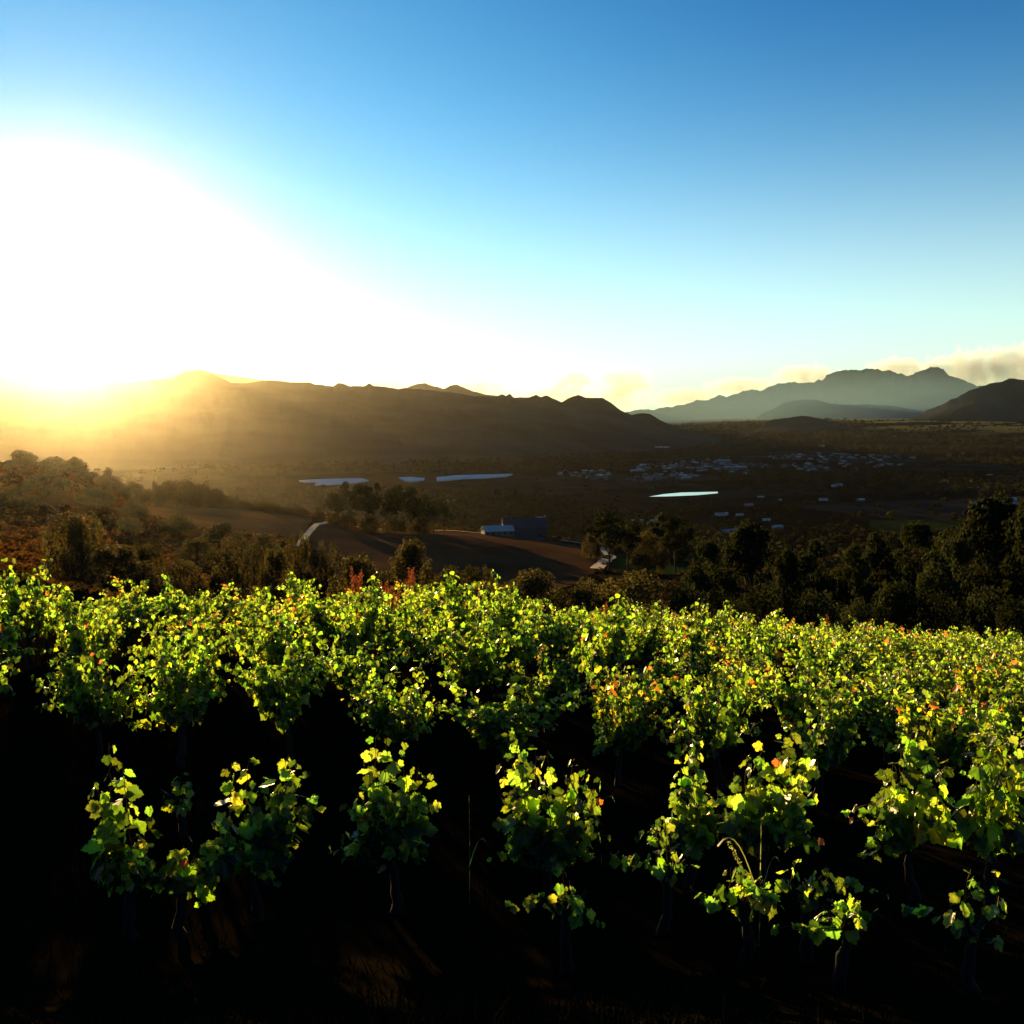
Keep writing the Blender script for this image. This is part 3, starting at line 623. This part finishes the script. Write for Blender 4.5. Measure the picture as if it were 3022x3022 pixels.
for cx, yt, wp, r, lb in [(638,932,40,455,'leftmost gum tree of the grove, lower with dark foliage'),(663,914,44,462,'highest gum tree of the grove with a small round tip'),(690,930,42,458,'gum tree right of the highest one in the grove'),
 (703,918,36,470,'gum tree with a separate round tuft at its top'),(728,938,46,460,'gum tree in the thick middle of the grove'),(747,924,40,472,'gum tree with an airy crown showing the valley through it'),(772,925,56,468,'flat topped gum tree right of the grove middle'),
 (795,938,42,462,'dense gum tree on the right shoulder of the grove'),(818,950,42,466,'lower gum tree near the right end of the grove'),(838,958,38,468,'rightmost gum tree of the grove, low and dark')]: plant('gum', cx, yt, wp, r, lb, gg)
for cx, yt, wp, r, lb in [(632,968,30,440,'round shrub under the leftmost gum tree'),(655,972,40,438,'round shrub under the highest gum tree'),(700,975,50,445,'shrub under the middle of the grove'),(745,978,60,448,'dark shrub under the flat topped gum tree'),(800,985,60,452,'dark shrub under the right end of the grove')]: plant('dome', cx, yt, wp, r, lb, 'shrubs under the gum grove', hmin=3)
plant('gum',1150,974,82,340,'broad dark gum tree right of the farm track bend'); plant('gum',1185,990,50,350,'gum tree touching the right side of the broad one')
plant('gum',1275,976,70,370,'lit gum tree with a ragged top left of the dark wood'); plant('dome',1225,1005,70,350,'bushy shrub between the two big gum trees'); plant('dome',1115,1010,40,380,'shrub at the track bend left of the broad gum tree')
hg = 'bushes along the top of the stubble field'
for cx, yt, wp, r, lb in [(222,912,42,485,'bush on the field top nearest the hill shoulder'),(258,910,60,485,'big bush in a gap of the hedge, left of the long hedge'),(292,906,16,500,'thin tree standing up beside the long hedge'),(318,910,50,485,'left end bush of the long hedge on the hill'),(348,908,56,485,'tallest bush of the long hedge on the hill'),(378,914,52,482,'bush sloping down in the long hedge'),(405,925,46,480,'bush before the low end of the long hedge'),(430,938,42,478,'bush at the low end of the long hedge'),
 (460,944,32,476,'small bush after the long hedge'),(495,948,40,474,'round bush in the lower hedge above the stubble'),(522,954,30,472,'flat bush in the lower hedge'),(545,958,34,470,'flat bush near the lower hedge end'),(568,962,32,468,'last bush of the lower hedge'),(601,963,26,465,'single round bush between hedge and gum grove')]: plant('dome', cx, yt, wp, r, lb, hg, hmin=3)
for cx, yt, wp, r, lb in [(140,864,52,470,'domed tree on the hill crest under the sun'),(208,884,36,480,'narrow tree on the hill crest right of the domed one'),(100,880,50,465,'tree on the hill crest left of the domed one'),(40,872,60,460,'tree on the hill crest near the left edge'),(175,895,46,470,'tree between the domed and the narrow tree'),
 (250,962,60,330,'bush on the hillside below the stubble field'),(330,985,70,320,'long bush under the left stubble field edge'),(420,998,80,310,'dark bush in the hollow below the stubble field'),(490,1008,80,300,'dark bush at the low corner of the stubble field'),(180,940,70,340,'bush on the golden hillside'),(90,930,80,350,'wide bush on the golden hillside at left'),(30,960,80,300,'bush on the golden hillside at the left edge'),(240,985,60,280,'small bush on the golden hillside above the feathery bush'),(370,1020,90,240,'bush low in the hollow behind the open bush'),(480,1030,70,200,'bush low in the hollow left of the upright shrubs')]: plant('dome', cx, yt, wp, r, lb, 'bushes and trees on the golden hillside', hmin=3)
# the wooded farmland between the dark wood and the village: scattered single trees
rng = np.random.default_rng(31); k = 0
while k < 70:
    cx = rng.uniform(1000, 1930); cy = rng.uniform(985, 1060); p = hit(cx, cy, r0=200); r = math.hypot(p.x, p.y)
    if r < 240 or r > 1100: continue
    if cx < 1250 and r < 520: continue
    a_, t_ = azt(cx * S32, cy * S32); hh = rng.uniform(6, 15); ytop = (512 - F * math.tan(math.atan((p.z + hh) / r) + PITCH)) / S32
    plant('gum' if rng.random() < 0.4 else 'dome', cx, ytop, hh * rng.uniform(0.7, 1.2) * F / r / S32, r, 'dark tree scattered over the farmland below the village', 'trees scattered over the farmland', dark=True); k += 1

# scrub cover of the slopes, far too many to count
def blob_field(xs, ys, hs, ws, cols, name, label, mat, seed, sub=14, fq=0.42):
    rng = np.random.default_rng(seed); n = len(xs); zs = HG(xs, ys)
    d = nrm(rng.normal(0, 1, (n, sub, 3))); d[..., 2] = np.abs(d[..., 2])
    P = np.stack([xs, ys, zs], -1)[:, None] + d * np.stack([ws, ws, hs], -1)[:, None] * rng.uniform(0.6, 1.05, (n, sub, 1))
    P = P.reshape(-1, 3); k = len(P); sz = np.repeat(np.maximum(ws, hs) * fq, sub)[:, None] * rng.uniform(0.7, 1.4, (k, 1))
    nn = nrm(d.reshape(-1, 3) + rng.normal(0, 0.6, (k, 3))); x = nrm(np.cross(nn, rng.normal(0, 1, (k, 3)))); y = np.cross(nn, x)
    V = np.stack([P - x * sz, P + y * sz, P + x * sz, P - y * sz], 1)
    col = np.repeat(cols, sub, axis=0) * rng.uniform(0.75, 1.25, (k, 1))
    a = Acc(); a.add(V, np.arange(k * 4).reshape(-1, 4), np.repeat(col, 4, axis=0))
    return tag(link(name, a.mesh(name, [mat], smooth=False)), label, 'scrub' if 'scrub' in name else 'woodland', kind='stuff')
FIELDS = {
 'middle': ([(590,985),(630,985),(700,990),(850,1003),(1000,1015),(1130,1034),(1148,1048),(1125,1080),(1090,1105),(1000,1125),(700,1125),(600,1075),(578,1010)], 240, 520),
 'left': ([(240,946),(300,945),(420,957),(592,977),(580,1000),(555,1018),(500,1012),(400,1002),(320,985),(240,968)], 300, 540),
 'green1': ([(1160,1046),(1240,1040),(1310,1052),(1290,1085),(1200,1090),(1150,1075)], 260, 480),
 'green2': ([(1640,978),(1815,983),(1810,1002),(1700,1010),(1640,1000)], 500, 2200),
}
def pix_of(x, y, z):
    vy = y * CP - z * SP; vz = y * SP + z * CP
    return (512 + F * x / vy) / S32, (512 - F * vz / vy) / S32
def in_fields(x, y, z):
    px, py = pix_of(x, y, z); r = np.hypot(x, y); m = np.zeros(len(x), bool)
    for poly, a_, b_ in FIELDS.values(): m |= in_poly(px, py, poly) & (r > a_) & (r < b_)
    return m
rng = np.random.default_rng(41); n = 26000
r_ = 58 * (760 / 58) ** rng.random(n); a_ = R(1) * rng.uniform(-36, 34, n); xs, ys = r_ * np.sin(a_), r_ * np.cos(a_)
keep = ~in_fields(xs, ys, HG(xs, ys)) & (vnoise(xs / 25, ys / 25, 6) > 0.3); xs, ys, r_ = xs[keep], ys[keep], r_[keep]
sz = rng.uniform(0.3, 0.75, len(xs)) * (0.8 + r_ / 260); tn_ = rng.uniform(0.6, 1.4, len(xs))
blob_field(xs, ys, sz, sz * 1.1, np.stack([tn_ * rng.uniform(0.9, 1.5, len(xs)) * (1 + 1.5 * sstep(-5, -60, xs)), tn_ * (1 + 0.5 * sstep(-5, -60, xs)), tn_], -1), 'scrub', 'low dark scrub covering the slopes behind the vineyard', M['scrub'], 42, sub=26, fq=0.26)  # scrub warmed towards the left: flare glow painted into its tint

# ------------------------------------------------------------------ fields and tracks laid on the ground
gpx, gpy = None, None
def sheet(name, poly, r0, r1, mat, lift=0.25, s=1.0):
    m = (gy > 5) & (gr > r0) & (gr < r1); X_, Y_, Z_ = gx[m], gy[m], GZ.ravel()[m]
    px, py = pix_of(X_, Y_, Z_); inside = np.zeros(len(gx), bool); idx = np.nonzero(m)[0]; inside[idx] = in_poly(px, py, poly)
    fq = GQ[inside[GQ].sum(1) >= 3]
    if len(fq) == 0: print('EMPTY SHEET', name); return None
    u, inv = np.unique(fq.ravel(), return_inverse=True)
    V = GV[u].copy(); V[:, 2] += lift
    return tag(link(name, mesh_np(name, V, inv, np.full(len(fq), 4), [mat])), kind='structure')
def ribbon_poly(pts, w0):
    up = [(x, y - w) for (x, y), w in zip(pts, w0)]; dn = [(x, y + w) for (x, y), w in zip(pts, w0)]; return up + dn[::-1]
sheet('brown_field', *FIELDS['middle'][:1], 240, 520, M['brown_field'])
sheet('stubble_field', FIELDS['left'][0], 300, 540, M['tan_field'])
sheet('green_field', FIELDS['green1'][0], 260, 480, M['green_field']); sheet('green_field', FIELDS['green2'][0], 500, 2200, M['green_field'])
def track(pts, width, mat, r0, r1):
    """a dirt road: a strip of its real width draped over the ground"""
    P = []
    for px, py, r in pts: p = at(px, py, r); P.append((p.x, p.y))
    P = np.array(P); seg = np.r_[0, np.cumsum(np.linalg.norm(np.diff(P, axis=0), axis=1))]; u = np.linspace(0, seg[-1], 60)
    x = np.interp(u, seg, P[:, 0]); y = np.interp(u, seg, P[:, 1]); d = np.gradient(np.stack([x, y], -1), axis=0); d /= np.linalg.norm(d, axis=1)[:, None]
    wv = width / 2 * (1 + 0.25 * fbm(u / 9, u * 0, 4)); rows = []
    for k in (-1, -0.4, 0.4, 1): X_ = x - d[:, 1] * wv * k; Y_ = y + d[:, 0] * wv * k; rows.append(np.stack([X_, Y_, HG(X_, Y_) + 0.55], -1))
    V = np.stack(rows, 1).reshape(-1, 3); q = quad_grid(60, 4); tag(link('dirt_track', mesh_np('dirt_track', V, q.ravel(), np.full(len(q), 4), [mat])), kind='structure')
track([(560,1020,345),(580,1004,385),(598,992,425),(622,984,458)], 2.0, M['track'], 0, 0)
track([(622,984,458),(700,990,462),(800,998,474),(900,1008,476),(930,1011,474)], 2.5, M['track'], 0, 0)
track([(1005,1016,468),(1060,1020,462),(1110,1028,445),(1140,1040,420),(1152,1052,395),(1125,1075,345)], 4.0, M['track'], 0, 0)

# ------------------------------------------------------------------ buildings
def box(a, x0, x1, y0, y1, z0, z1, mi=0):
    V = [(x, y, z) for z in (z0, z1) for y in (y0, y1) for x in (x0, x1)]; a.add(V, [(0,2,3,1),(4,5,7,6),(0,1,5,4),(2,6,7,3),(0,4,6,2),(1,3,7,5)], None, mi)
def gable(a, lx, ly, z0, zr, ov=0.4, th=0.15, mi=0):
    hx, hy = lx / 2 + ov, ly / 2 + ov
    prof = [(-hy, z0 - 0.1), (0, zr), (hy, z0 - 0.1), (hy, z0 - 0.1 + th), (0, zr + th), (-hy, z0 - 0.1 + th)]
    V = [(x, y, z) for x in (-hx, hx) for y, z in prof]
    a.add(V, [(i, (i + 1) % 6, 6 + (i + 1) % 6, 6 + i) for i in range(6)], None, mi); a.add(V, [(0, 5, 4, 1), (1, 4, 3, 2), (7, 10, 11, 6), (8, 9, 10, 7)], None, mi)
def walls_acc(lx, ly, h, zr, mi=0):
    a = Acc(); box(a, -lx / 2, lx / 2, -ly / 2, ly / 2, -1.5, h, mi)
    for x in (-lx / 2, lx / 2):
        sx = math.copysign(0.2, -x); V = [(x, -ly / 2, h), (x, ly / 2, h), (x, 0, zr - 0.06), (x + sx, -ly / 2, h), (x + sx, ly / 2, h), (x + sx, 0, zr - 0.06)]
        a.add(V, [(0, 1, 2), (3, 5, 4)], None, mi); a.add(V, [(0, 2, 5, 3), (1, 4, 5, 2)], None, mi)
    return a
def building(name, label, cat, loc, rz, lx, ly, h, zr, wall, roof, group=None, nwin=3):
    root = link(name, None, None, loc); root.rotation_euler = (0, 0, rz); tag(root, label, cat, group)
    link('wall', walls_acc(lx, ly, h, zr).mesh('wall', [M[wall]], False), root)
    a = Acc(); gable(a, lx, ly, h, zr); link('roof', a.mesh('roof', [M[roof]], False), root)
    for i in range(nwin):
        x = -lx / 2 + lx * (i + 0.5) / nwin
        a = Acc(); isd = (i == nwin // 2)
        if isd: box(a, x - 0.5, x + 0.5, -ly / 2 - 0.06, -ly / 2 + 0.02, 0.02, 2.1); link('door', a.mesh('door', [M['dark_roof']], False), root)
        else: box(a, x - 0.6, x + 0.6, -ly / 2 - 0.05, -ly / 2 + 0.02, 1.0, 2.1); link('window', a.mesh('window', [M['glass']], False), root)
    return root
def atg(px, py, r, s=S30): p = at(px, py, r, s); return (p.x, p.y, Hs(p.x, p.y))
building('farmhouse', 'farmhouse with a pale metal roof behind the brown field', 'house', atg(1468,1585,476), 0.25, 13, 7, 2.4, 4.4, 'stone_wall', 'pale_roof', nwin=5)
building('barn', 'tall dark barn at the right of the pale roofed farmhouse', 'barn', atg(1548,1590,482), 0.1, 19, 10, 5.0, 8.5, 'dark_roof', 'dark_roof', nwin=3)
building('shed', 'small dark shed behind the pale roofed farmhouse', 'shed', atg(1485,1572,500), 0.6, 12, 7, 3.5, 5.5, 'stone_wall', 'dark_roof', nwin=2)
FARM = [(1590,1532,'white',.2),(1610,1530,'white',.4),(1880,1545,'blue',.1),(1935,1543,'blue',.3),(1958,1541,'blue',1.2),(2125,1523,'white',.1),(2140,1521,'white',1.2),(2183,1523,'white',.3),(2130,1572,'white',.1),(2150,1573,'white',.6),(2172,1571,'white',.2),(2188,1569,'white',1.0),(2262,1537,'white',.1),(2295,1560,'white',.5),(2468,1437,'white',.2),(2475,1435,'white',.8),
 (2245,1470,'dark',.1),(2295,1480,'dark',.3),(2430,1478,'white',.0),(2210,1495,'dark',.4),(2880,1487,'blue',.1),(2895,1480,'blue',.9),(2970,1487,'blue',.05),(3000,1488,'blue',.15),(2985,1477,'white',.2),(2540,1480,'dark',.5),(2425,1318,'white',.1),(2870,1446,'dark',.2),(2920,1405,'dark',.1),(2640,1290,'dark',.3),(2835,1287,'white',.1),(2210,1301,'white',.0),(2880,1443,'dark',0.5),(1330,1484,'white',.1)]
for i, (px, py, c, rz) in enumerate(FARM):
    p = hit(px, py, S30, r0=500); r = math.hypot(p.x, p.y); k_ = rng_t.uniform(0.5, 0.85) * (1 + r / 6000)
    building('farm_building', {'white': 'small white farm building scattered among the dark valley trees', 'blue': 'farm building with a bluish metal roof among the dark valley trees', 'dark': 'small dim farm building in the dark valley'}[c], 'house', p, rz, 16 * k_, 9 * k_, 3.2 * k_, 5.2 * k_, 'white_wall' if c != 'dark' else 'stone_wall', 'pale_roof', {'white': 'white farm buildings in the valley', 'blue': 'bluish roofed farm buildings in the valley', 'dark': 'dim farm buildings in the valley'}[c])
for i, px in enumerate((1936, 1948, 1959, 1971)):
    p = hit(px, 1326 - i * 0.3, S30, r0=2500); building('white_building', 'bright white building, one of four in a line at the foot of the dark ridge', 'house', p, 0.1, 14, 12, 8, 11, 'white_wall', 'pale_roof', 'four white buildings in a line', nwin=2)
# village
def house_mesh(lx, ly, h, zr, roof):
    a = walls_acc(lx, ly, h, zr, 0); gable(a, lx, ly, h, zr, mi=1); return a.mesh('village_house', [M['stone_wall'], M[roof]], False)
HM = [house_mesh(14, 10, 3.4, 6, 'dark_roof'), house_mesh(18, 10, 3.4, 6, 'pale_roof'), house_mesh(12, 9, 5.5, 8, 'dark_roof'), house_mesh(16, 11, 3.6, 5.4, 'pale_roof'), house_mesh(36, 16, 5, 7, 'pale_roof')]
TOWN = [(1050,893),(1130,887),(1260,875),(1400,862),(1560,857),(1730,862),(1735,876),(1620,886),(1540,890),(1400,896),(1290,906),(1200,911),(1120,907),(1050,903)]
rng = np.random.default_rng(8); k = 0; town_xy = []
while k < 270:
    px, py = rng.uniform(1050, 1735), rng.uniform(857, 911)
    if not in_poly(np.array([px]), np.array([py]), TOWN)[0]: continue
    if (1560 < px < 1640 and py > 866) and rng.random() < 0.7: continue
    if vnoise(np.array([px / 40]), np.array([py / 8]), 77)[0] < 0.35: continue
    p = hit(px, py, r0=1500)
    if any((p.x - q[0]) ** 2 + (p.y - q[1]) ** 2 < 21 ** 2 for q in town_xy): continue
    town_xy.append((p.x, p.y)); mi = int(rng.choice(5, p=[.32, .2, .22, .2, .06])); o = link('village_house', HM[mi], None, p); o.rotation_euler = (0, 0, rng.choice([0.1, 1.67]) + rng.normal(0, 0.15)); sc_ = rng.uniform(0.6, 1.1); o.scale = (sc_,) * 3
    lb, gp = (('small white walled village house with a dark roof', 'dark roofed village houses') if mi in (0, 2) else ('small village house with a pale roof', 'pale roofed village houses')) if mi < 4 else ('long pale roofed village hall or shed', 'long village sheds')
    tag(o, lb, 'house', gp); k += 1
# crop covers and reservoir
def cover(name, label, pts, s, off, mat, h, cat):
    P = [hit(x / s + off[0], y / s + off[1], S30, r0=1500) for x, y in pts]
    c = sum(P, Vector()) / len(P); z = max(p.z for p in P) + h; n = len(P)
    root = link(name, None, None, (c.x, c.y, c.z)); tag(root, label, cat)
    a = Acc(); V = [(p.x - c.x, p.y - c.y, z - c.z) for p in P] + [(p.x - c.x, p.y - c.y, z - c.z - 0.5) for p in P]
    me = bpy.data.meshes.new('roof'); me.from_pydata(V, [], [tuple(range(n)), tuple(range(2 * n - 1, n - 1, -1))] + [(i, i + n, (i + 1) % n + n, (i + 1) % n) for i in range(n)]); me.materials.append(mat); link('roof', me, root)
    V = [((p.x - c.x) * .995, (p.y - c.y) * .995, z - c.z - 0.6) for p in P] + [((p.x - c.x) * .995, (p.y - c.y) * .995, -4) for p in P]
    me = bpy.data.meshes.new('wall'); me.from_pydata(V, [], [(i, i + n, (i + 1) % n + n, (i + 1) % n) for i in range(n)]); me.materials.append(mat); link('wall', me, root)
cover('crop_tunnel', 'pale lilac crop cover at the foot of the ridge, above the gum grove', [(265,232),(420,222),(640,217),(850,214),(930,231),(700,260),(415,271),(450,246),(330,241)], 3.22, (800,1350), M['net'], 3, 'greenhouse')
cover('crop_tunnel', 'short white crop cover between the two long ones', [(1215,200),(1310,197),(1460,206),(1455,222),(1330,237),(1280,232)], 3.22, (800,1350), M['net'], 3, 'greenhouse')
cover('crop_tunnel', 'long thin white crop cover stretching right towards the village', [(750,700),(870,688),(1010,684),(1185,681),(1150,692),(1000,702),(900,706),(750,719)], 1.932, (900,1050), M['net'], 3, 'greenhouse')
P = [hit(x / 2.415 + 1700, y / 2.415 + 1300, S30, r0=1000) for x, y in [(520,409),(620,390),(750,378),(880,374),(1010,372),(1010,384),(860,397),(640,407)]]
zz = max(p.z for p in P) + 1.5; me = bpy.data.meshes.new('reservoir_water'); me.from_pydata([(p.x, p.y, zz) for p in P], [], [tuple(range(len(P)))]); me.materials.append(M['water']); tag(link('reservoir_water', me), kind='structure')
P2 = [(p.x, p.y, zz) for p in P]; n = len(P2); c = Vector((sum(p[0] for p in P2) / n, sum(p[1] for p in P2) / n, 0))
# far woods and hedges of the valley
rng = np.random.default_rng(61); n = 30000
r_ = 640 * (9000 / 640) ** rng.random(n) ** 0.9; a_ = R(1) * rng.uniform(-30, 30, n); xs, ys = r_ * np.sin(a_), r_ * np.cos(a_)
q1, q2 = cellcol(xs, ys, 150, 11); wood = (vnoise(xs / 380, ys / 380, 33) > 0.5) | (rng.random(n) < 0.10)
px, py = pix_of(xs, ys, HG(xs, ys)); intown = in_poly(px, py, TOWN)
keep = wood & ~(intown & (rng.random(n) < 0.85)) & ~in_fields(xs, ys, HG(xs, ys)) & (np.hypot(xs - c.x, ys - c.y) > 130)
keep &= ~((px > 540) & (px < 980) & (py > 896) & (py < 922))
keep &= ~((px < 1000) & (r_ < 1250))
xs, ys, r_ = xs[keep], ys[keep], r_[keep]; hh = rng.uniform(3.5, 8.5, len(xs)) * (0.8 + r_ / 7000)
tn_ = rng.uniform(0.5, 1.2, len(xs)); blob_field(xs, ys, hh, hh * 0.9, np.stack([tn_, tn_, tn_], -1), 'far_woodland', 'far off woods, orchards and hedgerows covering the dark valley floor', M['scrub'], 62, sub=12)
#SECTION3
# ------------------------------------------------------------------ haze
hz = bpy.data.materials.new('haze air'); hz.use_nodes = True
t = hz.node_tree; t.nodes.clear(); o_ = t.nodes.new('ShaderNodeOutputMaterial'); v_ = t.nodes.new('ShaderNodeVolumePrincipled')
v_.inputs['Color'].default_value = (0.92, 0.86, 0.74, 1); v_.inputs['Density'].default_value = 0.72e-5; v_.inputs['Anisotropy'].default_value = 0.93
t.links.new(v_.outputs[0], o_.inputs['Volume'])
X0, Y0, Z0, X1, Y1, Z1 = -15500, -15500, -156, 15500, 15200, 560
hv = [(x, y, z) for z in (Z0, Z1) for y in (Y0, Y1) for x in (X0, X1)]
hf = [(0,2,3,1),(4,5,7,6),(0,1,5,4),(2,6,7,3),(0,4,6,2),(1,3,7,5)]
me = bpy.data.meshes.new('haze'); me.from_pydata(hv, [], hf); me.update(); me.materials.append(hz)
tag(link('haze', me), kind='stuff', label='pale golden haze hanging over the whole valley')
# ------------------------------------------------------------------ clouds (beyond the haze)
def cloud_mat(seed, dens, scale):
    m = bpy.data.materials.new('cloud'); m.use_nodes = True; t = m.node_tree; t.nodes.clear()
    def n(k, **kw):
        q = t.nodes.new(k)
        for a, b in kw.items(): setattr(q, a, b)
        return q
    o = n('ShaderNodeOutputMaterial'); v = n('ShaderNodeVolumePrincipled'); v.inputs['Color'].default_value = (1, 1, 1, 1); v.inputs['Anisotropy'].default_value = 0.55
    c = n('ShaderNodeTexCoord'); ln = n('ShaderNodeVectorMath', operation='LENGTH'); t.links.new(c.outputs['Object'], ln.inputs[0])
    mp = n('ShaderNodeMapping'); mp.inputs['Scale'].default_value = (scale, 1.6, 1.3); mp.inputs['Location'].default_value = (seed * 3.7, seed, 0)
    t.links.new(c.outputs['Object'], mp.inputs[0])
    ns = n('ShaderNodeTexNoise'); ns.inputs['Scale'].default_value = 1.3; ns.inputs['Detail'].default_value = 5; ns.inputs['Roughness'].default_value = 0.6; t.links.new(mp.outputs[0], ns.inputs['Vector'])
    s = n('ShaderNodeMath', operation='SUBTRACT'); t.links.new(ns.outputs['Fac'], s.inputs[0])
    h = n('ShaderNodeMath', operation='MULTIPLY'); h.inputs[1].default_value = 0.62; t.links.new(ln.outputs['Value'], h.inputs[0]); t.links.new(h.outputs[0], s.inputs[1])
    mr = n('ShaderNodeMapRange'); mr.inputs['From Min'].default_value = 0.0; mr.inputs['From Max'].default_value = 0.16; mr.inputs['To Max'].default_value = dens; t.links.new(s.outputs[0], mr.inputs['Value'])
    t.links.new(mr.outputs[0], v.inputs['Density']); t.links.new(v.outputs[0], o.inputs['Volume']); return m
CB = [(-1,-1,-1),(1,-1,-1),(-1,1,-1),(1,1,-1),(-1,-1,1),(1,-1,1),(-1,1,1),(1,1,1)]
def cloud(x0, x1, y0, y1, label, seed, dens=0.0042, D=17500, depth=280, scale=3.0):
    c = at((x0 + x1) / 2, (y0 + y1) / 2, D, S30); hw = (x1 - x0) / 2 * S30 * D / F; hh = (y1 - y0) / 2 * S30 * D / F
    me = bpy.data.meshes.new('cloud'); me.from_pydata(CB, [], hf); me.update(); me.materials.append(cloud_mat(seed, dens, scale))
    o = link('cloud', me, None, c); o.scale = (hw * 1.25, depth, hh * 1.5); tag(o, label, 'cloud')
clouds = [
 (600,1010,1092,1135,'long low grey cloud with a bright top edge right of the domed summit',1,5),
 (960,1330,1112,1165,'grey cloud bank behind the jagged middle of the dark ridge',2,5),
 (1260,1560,1120,1180,'grey cloud bank thinning to the right behind the twin distant peaks',3,4),
 (1500,1760,1140,1195,'ragged grey cloud behind the right end of the dark ridge',4,3),
 (1620,1760,1095,1150,'small pale yellow puff of cloud above the right end of the ridge',5,2),
 (1700,1900,1150,1215,'broken cream cloud low in the gap between the mountains',6,2.5),
 (1760,1930,1090,1165,'higher cream cloud puff over the gap between the mountains',7,2),
 (1900,2140,1150,1200,'low cream cloud along the left foot of the far range',8,3),
 (2080,2290,1120,1165,'thin pale cloud lying on the rising crest of the far range',9,3),
 (2270,2480,1085,1140,'cloud cap spilling over the notch left of the high plateau',10,3),
 (2560,2760,1065,1125,'white cloud cap between the two highest summits',11,3),
 (2740,2960,1050,1165,'large cream and grey cloud pouring off the right summit',12,2.2),
 (2880,3120,1030,1150,'large bright cloud at the right edge above the dark hill',13,2.2)]
for x0, x1, y0, y1, lb, sd_i, sc_i in clouds: cloud(x0, x1, y0, y1, lb, sd_i, scale=sc_i)
# pale mist lying in the far end of the valley, lit by the sun between the ranges
def mist(px, py, D, hw, hd, hh, dens, col):
    m = bpy.data.materials.new('mist'); m.use_nodes = True; t = m.node_tree; t.nodes.clear()
    o = t.nodes.new('ShaderNodeOutputMaterial'); v = t.nodes.new('ShaderNodeVolumePrincipled'); v.inputs['Color'].default_value = (*col, 1); v.inputs['Anisotropy'].default_value = 0.1
    c = t.nodes.new('ShaderNodeTexCoord'); ln = t.nodes.new('ShaderNodeVectorMath'); ln.operation = 'LENGTH'; t.links.new(c.outputs['Object'], ln.inputs[0])
    mr = t.nodes.new('ShaderNodeMapRange'); mr.interpolation_type = 'SMOOTHSTEP'; mr.inputs['From Min'].default_value = 1.0; mr.inputs['From Max'].default_value = 0.2; mr.inputs['To Max'].default_value = dens
    t.links.new(ln.outputs['Value'], mr.inputs['Value']); t.links.new(mr.outputs[0], v.inputs['Density']); t.links.new(v.outputs[0], o.inputs['Volume'])
    p = at(px, py, D, S30); me = bpy.data.meshes.new('mist'); me.from_pydata(CB, [], hf); me.update(); me.materials.append(m)
    x = link('mist', me, None, p); x.scale = (hw, hd, hh); tag(x, 'pale mist lying in the far end of the valley', kind='stuff')
mist(2480, 1215, 9900, 3600, 1800, 520, 2.6e-4, (0.40, 0.76, 1.0))
